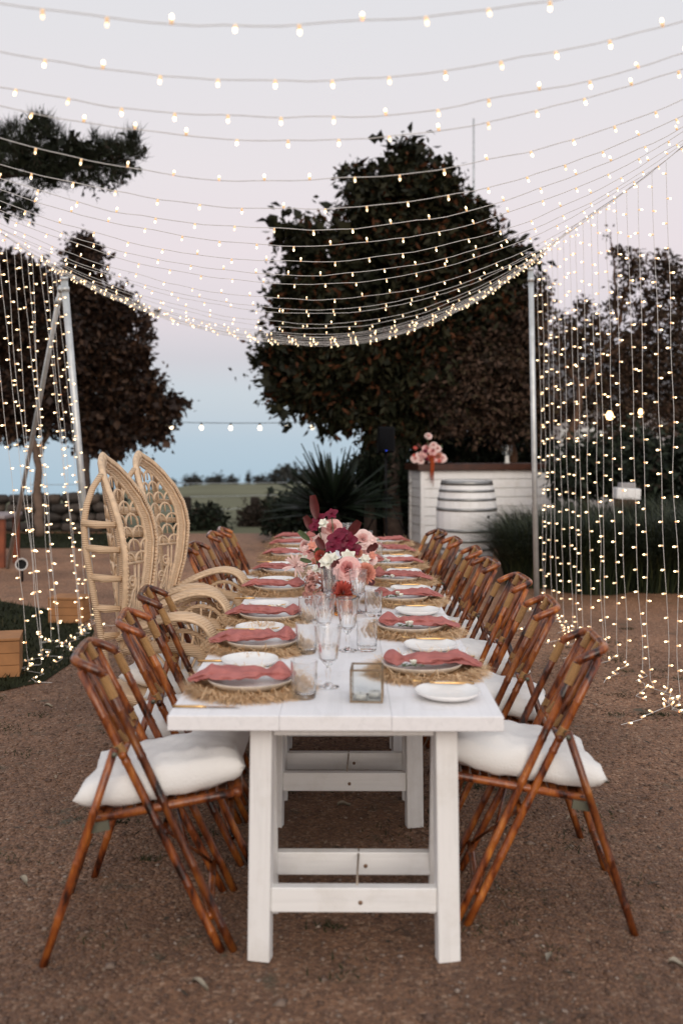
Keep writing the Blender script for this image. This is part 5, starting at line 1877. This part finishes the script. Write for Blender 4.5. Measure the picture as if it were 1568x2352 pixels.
gobs = [(753, 1585, 'nearest of all'), (744, 1488, 'second, left of the middle'), (798, 1500, 'second, right of the middle'), (757, 1407, 'just before the flowers, left one'), (822, 1410, 'just before the flowers, right one'), (841, 1290, 'behind the flowers on the right'), (770, 1266, 'far behind the flowers, left one'), (799, 1266, 'far behind the flowers, right one'), (812, 1275, 'far behind the flowers, between two others')]
for k, (u, v_, lab) in enumerate(gobs):
    o = link('goblet', GOB, None, on_table(u, v_) + Vector((0, .03, .001)))
    o.rotation_euler = (0, 0, k * .7)
    tag(o, f'clear cut-glass wine goblet, {lab}', 'wine glass', 'cut-glass wine goblets')

# glass candle box with brass edges
def candle_box(label, p, s, rz):
    o = thing('candle_lantern', label, 'candle holder', p, rz, 'brass edged candle boxes')
    h = s / 2
    E = .0027
    for a in (-1, 1):
        for b in (-1, 1):
            g = MB(); g.box((a * h, b * h, h + E), (E * 2, E * 2, s + 2 * E)); g.build('edge_bar', BRASS, o, False)
            g = MB(); g.box((0, a * h, E if b < 0 else s + E), (s - 2 * E, E * 1.9, E * 1.9)); g.build('edge_bar', BRASS, o, False)
            g = MB(); g.box((a * h, 0, E if b < 0 else s + E), (E * 1.9, s - 2 * E, E * 1.9)); g.build('edge_bar', BRASS, o, False)
    for a in (-1, 1):
        g = MB(); g.box((0, a * h, h + E), (s - .006, .0030, s - .004)); g.build('pane', PANE, o, False)
        g = MB(); g.box((a * h, 0, h + E), (.0030, s - .006, s - .004)); g.build('pane', PANE, o, False)
    g = MB(); g.box((0, 0, E), (s - .008, s - .008, .002)); g.build('pane', PANE, o, False)
    return o
p = on_table(843, 1610) + Vector((0, .02, 0.001))
candle_box('clear glass candle box with brass edges at the near table end', p, .098, R(-4))
for k, (dx, dy, lab) in enumerate(((-.022, -.012, 'left tealight candle inside the glass box'), (.024, .010, 'right tealight candle inside the glass box'))):
    t = thing('tealight', lab, 'candle', p + Vector((dx, dy, .0045)), group='tealights inside the glass box')
    g = MB(); g.lathe([(0, 0), (.0185, 0), (.019, .012), (.0185, .017), (.0175, .015), (0, .0145)], 18); g.build('wax', WAX, t)
    g = MB(); g.tube([(0, 0, .0145), (.001, 0, .021)], .0007, 4); g.build('wick', BLACK, t)

# ------------------------------------------------------------------ flowers
def rose(r, seed=0, layers=6):
    """rings of overlapping cupped petals, tight in the middle and rolled outwards at the rim"""
    rr = random.Random(seed)
    g = MB()
    for l in range(layers):
        t = l / (layers - 1)
        np_ = 3 + (l > 0) + (l > 2) + (l > 3)
        r0 = r * (.04 + .42 * t ** 1.2)
        r1 = r * (.13 + .80 * t ** 1.15)
        top = r * (.50 - .46 * t * t)
        ph = rr.uniform(0, 6.28)
        for k in range(np_):
            a0 = ph + 2 * PI * k / np_
            half = PI / np_ * rr.uniform(1.25, 1.5)
            wv_ = rr.uniform(0, 6.28)
            lift = rr.uniform(-.05, .05) * r
            def fn(a, b, a0=a0, half=half, r0=r0, r1=r1, top=top, wv_=wv_, lift=lift, t=t):
                u = 2 * b - 1
                an = a0 + half * u
                edge = (1 - abs(u) ** 2.6 * .55)
                rad = r0 + (r1 - r0) * (a ** 1.5) * (.9 + .1 * edge) + .012 * r * u
                z = -r * .35 + (top + lift + r * .35) * (a ** .8) * edge
                if a > .7:
                    k_ = (a - .7) / .3
                    rad += r * (.05 + .12 * t) * k_ * k_
                    z -= r * (.03 + .10 * t) * k_ * k_
                rad += r * .03 * math.sin(u * 4 + wv_) * a
                return (rad * math.cos(an), rad * math.sin(an), z)
            g.grid(fn, 6, 6, 1 if l < 3 else 0)
    return g
def dahlia(r, seed=0):
    rr = random.Random(seed)
    g = MB()
    for l in range(7):
        el = 1.45 - 1.55 * l / 6
        np_ = int(5 + 12 * math.cos(el))
        for k in range(np_):
            a = 2 * PI * (k + .5 * (l % 2)) / np_ + rr.uniform(-.08, .08)
            dr = Vector((math.cos(a) * math.cos(el), math.sin(a) * math.cos(el), math.sin(el)))
            petal(g, dr * r * .30, dr, (0, 0, 1) if el < 1.2 else (1, 0, 0), r * .70, r * .115, 1.0, .05, tip=.8, nu=3, nv=2)
    return g
def orchid(r, seed=0):
    rr = random.Random(seed)
    g = MB()
    for k in range(5):
        a = 2 * PI * k / 5 + rr.uniform(-.15, .15) + PI / 2
        big = k in (1, 4)
        petal(g, (0, 0, 0), (math.cos(a), math.sin(a), .25), (0, 0, 1), r * (1.0 if big else .92), r * (.52 if big else .34), .25, -.15, tip=.45, nu=4, nv=4)
    petal(g, (0, 0, 0), (0, -.6, .7), (0, 1, 0), r * .45, r * .22, .8, .5, tip=.5)
    return g
def blossom(r, seed=0):
    rr = random.Random(seed)
    g = MB()
    for l in range(2):
        for k in range(6):
            a = 2 * PI * (k + .5 * l) / 6 + rr.uniform(-.2, .2)
            petal(g, (0, 0, 0), (math.cos(a), math.sin(a), .35 + .8 * l), (-math.cos(a), -math.sin(a), .5), r * (1 - .25 * l), r * .42, .4, -.2, tip=.35, nu=3, nv=3)
    return g
def hydrangea(r, seed=0):
    rr = random.Random(seed)
    g = MB()
    for i in range(70):
        z = rr.uniform(-.5, 1); a = rr.uniform(0, 6.28)
        q = Vector((math.cos(a) * math.sqrt(max(0, 1 - z * z)), math.sin(a) * math.sqrt(max(0, 1 - z * z)), z)) * r * rr.uniform(.8, 1)
        nn = q.normalized()
        t1 = nn.orthogonal().normalized(); t2 = nn.cross(t1)
        for k in range(4):
            b = k * PI / 2 + i
            petal(g, q, t1 * math.cos(b) + t2 * math.sin(b) + nn * .3, nn, r * .24, r * .11, .3, .1, tip=.3, nu=2, nv=1)
    return g
def spider(r, seed=0):
    rr = random.Random(seed)
    g = MB()
    for i in range(34):
        z = rr.uniform(-.2, .9); a = rr.uniform(0, 6.28)
        q = Vector((math.cos(a) * math.sqrt(1 - z * z), math.sin(a) * math.sqrt(1 - z * z), z))
        petal(g, q * r * .1, q, (0, 0, 1), r * rr.uniform(.8, 1.1), r * .085, .6, .12, tip=.7, nu=3, nv=1)
    return g
def bigleaf(L, wd):
    g = MB()
    petal(g, (0, 0, 0), (0, 0, 1), (0, -1, 0), L, wd, .25, .12, tip=.75, nu=7, nv=4)
    return g
MAKE = {'rose': rose, 'dahlia': dahlia, 'orchid': orchid, 'blossom': blossom, 'hydrangea': hydrangea, 'spider': spider}
def put_flower(root, kind, mat, u, v, d, rpx, face=(0, -.85, .5), seed=0):
    r = rpx * d / FPX
    me = MAKE[kind](r, seed).mesh(kind if kind != 'spider' else 'quill_flower', [mat, F_DEEP if mat is F_PINK else F_PINK] if kind == 'rose' else mat)
    o = link({'spider': 'chrysanthemum'}.get(kind, kind), me, root, W(u, v, d) - root.location)
    f = Vector(face) + Vector((random.uniform(-.25, .25), random.uniform(-.15, .15), random.uniform(-.15, .2)))
    o.rotation_mode = 'QUATERNION'
    o.rotation_quaternion = f.to_track_quat('Z', 'Y') @ Matrix.Rotation(random.uniform(-.6, .6), 4, 'Z').to_quaternion()
    return o
AY = 4.45
vase = thing('burgundy_vase', 'dark burgundy glazed vase hidden under the table flowers', 'vase', (W(765, 0, AY).x, AY, TZ))
g = MB(); g.lathe([(0, 0), (.05, 0), (.062, .03), (.065, .12), (.058, .17), (.062, .185), (.056, .185), (.052, .17), (.058, .12), (.05, .02), (0, .02)], 24); g.build('body', BURG_VASE, vase)
p = on_table(790, 1418)
av = thing('amber_vase', 'low amber glass vase holding the coral dahlia', 'vase', (p.x, p.y + .05, TZ + .001))
g = MB(); g.lathe([(0, 0), (.045, 0), (.05, .006), (.048, .05), (.058, .075), (.075, .082), (.076, .087), (.056, .083), (.043, .055), (.042, .012), (0, .010)], 26); g.build('body', AMBER, av)
arr = thing('flower_arrangement', 'loose arrangement of pink roses, burgundy orchids and coral dahlias on the table', 'flowers', (W(768, 0, AY).x, AY, TZ + .1))
fl = [('rose', F_PINK, 797, 1308, 4.18, 35), ('rose', F_PINK, 762, 1213, 4.62, 27), ('rose', F_BLUSH, 733, 1243, 4.6, 26), ('rose', F_PINK, 713, 1262, 4.65, 22), ('rose', F_BLUSH, 832, 1236, 4.7, 27), ('rose', F_PINK, 845, 1252, 4.75, 22), ('rose', F_BLUSH, 700, 1250, 4.7, 18),
      ('dahlia', F_PEACH, 838, 1320, 4.2, 30), ('dahlia', F_CORAL, 788, 1366, 4.08, 33), ('dahlia', F_CORAL, 736, 1277, 4.4, 17), ('dahlia', F_PEACH, 820, 1272, 4.4, 16), ('rose', F_BLUSH, 850, 1285, 4.5, 18),
      ('orchid', F_BURG, 772, 1238, 4.35, 24), ('orchid', F_BURG, 800, 1243, 4.36, 25), ('orchid', F_BURG, 764, 1258, 4.33, 22), ('orchid', F_BURG, 790, 1262, 4.34, 24), ('orchid', F_BURG, 812, 1262, 4.36, 20), ('orchid', F_BURG, 785, 1225, 4.38, 19),
      ('orchid', F_BURG, 734, 1192, 4.6, 19), ('orchid', F_BURG, 762, 1180, 4.65, 17), ('orchid', F_BURG, 722, 1210, 4.55, 15), ('orchid', F_BURG, 737, 1300, 4.3, 10),
      ('blossom', F_WHITE, 752, 1291, 4.25, 22), ('blossom', F_WHITE, 800, 1283, 4.28, 22), ('blossom', F_WHITE, 742, 1203, 4.55, 15), ('blossom', F_WHITE, 765, 1284, 4.28, 16), ('blossom', F_WHITE, 838, 1285, 4.35, 14), ('blossom', F_WHITE, 700, 1284, 4.5, 12), ('blossom', F_WHITE, 728, 1308, 4.35, 13),
      ('hydrangea', F_MAUVE, 720, 1368, 4.12, 30), ('hydrangea', F_MAUVE, 724, 1342, 4.18, 26), ('rose', F_BLUSH, 716, 1330, 4.3, 17), ('rose', F_PINK, 715, 1352, 4.25, 12)]
for k, (kd, m_, u, v_, d, r_) in enumerate(fl):
    put_flower(arr, kd, m_, u, v_, d, r_ * (.86 if kd in ('rose', 'dahlia') else .95), seed=k, face=(-.25 + .5 * ((u - 770) / 90), -.85, .5))
for k in range(16):
    put_flower(arr, 'blossom', (F_BLUSH, F_PINK, F_BLUSH, F_PEACH)[k % 4], random.uniform(692, 760) if k < 11 else random.uniform(815, 858), random.uniform(1228, 1325), random.uniform(4.3, 4.6), random.uniform(8, 13), seed=k + 200)
sp_o = put_flower(arr, 'spider', F_BLUSH, 680, 1297, 4.6, 27, seed=5)
for k, (u, v_, d, L, wd, rx_, ry) in enumerate([(727, 1192, 4.6, .13, .026, -.1, -.15), (722, 1222, 4.58, .10, .024, 0, -.5), (800, 1232, 4.42, .10, .026, .2, .55), (768, 1325, 4.2, .075, .022, -.2, .1), (745, 1262, 4.35, .07, .022, -.3, -.7), (842, 1268, 4.5, .07, .02, -.2, .9), (712, 1240, 4.6, .08, .016, 0, -.9), (783, 1318, 4.22, .07, .024, -.4, -.3), (715, 1292, 4.35, .06, .012, .2, -1.3), (760, 1380, 4.2, .06, .02, -.8, -.8), (845, 1345, 4.2, .05, .02, -.9, 1)]):
    o = bigleaf(L, wd).build('leaf', F_BLEAF if k not in (6, 8) else F_GREEN, arr, loc=W(u, v_, d) - arr.location)
    o.rotation_euler = (rx_, ry, random.uniform(-.5, .5))
for k, (u, v_, d) in enumerate([(727, 1195, 4.6), (762, 1190, 4.6), (733, 1250, 4.6), (797, 1310, 4.3), (838, 1322, 4.3), (832, 1240, 4.7), (680, 1300, 4.62), (788, 1368, 4.15), (722, 1370, 4.3), (713, 1262, 4.65), (850, 1285, 4.5)]):
    g = MB()
    a = Vector((random.uniform(-.02, .02), random.uniform(-.02, .02), .06)); b = W(u, v_, d) - arr.location
    m_ = (a + b) / 2 + Vector((random.uniform(-.03, .03), 0, .02))
    g.tube([Vector((a.x, a.y, -.06)), a, m_, b], .0028, 5); g.build('stem', F_GREEN, arr)
for k, (x, y, h, L) in enumerate([(-.03, .05, .10, .09), (.04, .06, .13, .08), (-.07, .02, .08, .08), (.08, .0, .09, .08), (.0, -.06, .10, .07), (-.06, -.07, .06, .08), (.06, -.08, .05, .07), (.1, .08, .12, .08), (-.1, .1, .1, .08)]):
    o = bigleaf(L, .022).build('leaf', F_GREEN, arr, loc=(x, y, h)); o.rotation_euler = (random.uniform(-.9, .9), random.uniform(-.9, .9), random.uniform(0, 6))

# flowers on the bar
p = bar_pt(.10, .12)
ba = thing('bar_flowers', 'pink and rust flower arrangement trailing over the left end of the bar', 'flowers', p)
g = MB(); g.lathe([(0, 0), (.06, 0), (.07, .04), (.06, .10), (.065, .12)], 16); g.build('bowl', BURG_VASE, ba)
db = p.y
for k, (kd, m_, u, v_, r_) in enumerate([('rose', F_BLUSH, 953, 1053, 12), ('rose', F_BLUSH, 966, 1058, 10), ('rose', F_PINK, 980, 1030, 13), ('rose', F_PINK, 993, 1036, 13), ('rose', F_BLUSH, 1004, 1030, 11), ('dahlia', F_CORAL, 990, 1052, 12), ('rose', F_BLUSH, 1015, 1052, 13), ('rose', F_BLUSH, 984, 1001, 10), ('dahlia', F_PEACH, 1006, 1048, 10), ('rose', F_PINK, 972, 1044, 11), ('rose', F_BLUSH, 995, 1022, 10)]):
    put_flower(ba, kd, m_, u, v_, db - .12, r_ * .82, seed=k + 90)
g = MB()
g.tube([Vector((0, -.05, .10)), Vector((.02, -.16, .30)), Vector((-.01, -.13, .47))], .006, 5)
g.tube([Vector((0, 0, .10)), Vector((.10, -.10, .2))], .006, 5); g.build('stem', F_GREEN, ba)
for k in range(14):
    put_flower(ba, 'blossom', (F_BLUSH, F_PINK, F_CORAL, F_BURG)[k % 4], random.uniform(950, 1022), random.uniform(1022, 1064), db - random.uniform(.05, .2), random.uniform(4, 8), seed=k + 300)
for k in range(9):
    o = bigleaf(random.uniform(.08, .16), .02).build('leaf', F_GREEN if k % 3 else F_BLEAF, ba, loc=(random.uniform(-.12, .18), -.08, random.uniform(.06, .28))); o.rotation_euler = (random.uniform(-.7, .7), random.uniform(-1.2, 1.2), random.uniform(0, 6))
for k in range(2):
    g = MB()
    x = .055 + .03 * k
    pts = [Vector((x, -.17, .12)), Vector((x + .01, -.235, .02)), Vector((x, -.24, -.18)), Vector((x + .005, -.24, -.30 - .05 * (k % 3)))]
    g.tube(pts, [.010, .018, .013, .002], 6); g.build('tassel', F_RUST, ba)

# ------------------------------------------------------------------ stretch the survey depths to the real lens
for o in list(COL.objects):
    if o.parent is not None or o.type in ('CAMERA', 'LIGHT'):
        continue
    if o.type == 'MESH' and o.location.length < 1e-6:
        n_ = len(o.data.vertices)
        co_ = np.empty(n_ * 3, dtype=np.float32)
        o.data.vertices.foreach_get('co', co_)
        co_[1::3] *= KD
        o.data.vertices.foreach_set('co', co_)
        o.data.update()
    else:
        o.location.y *= KD
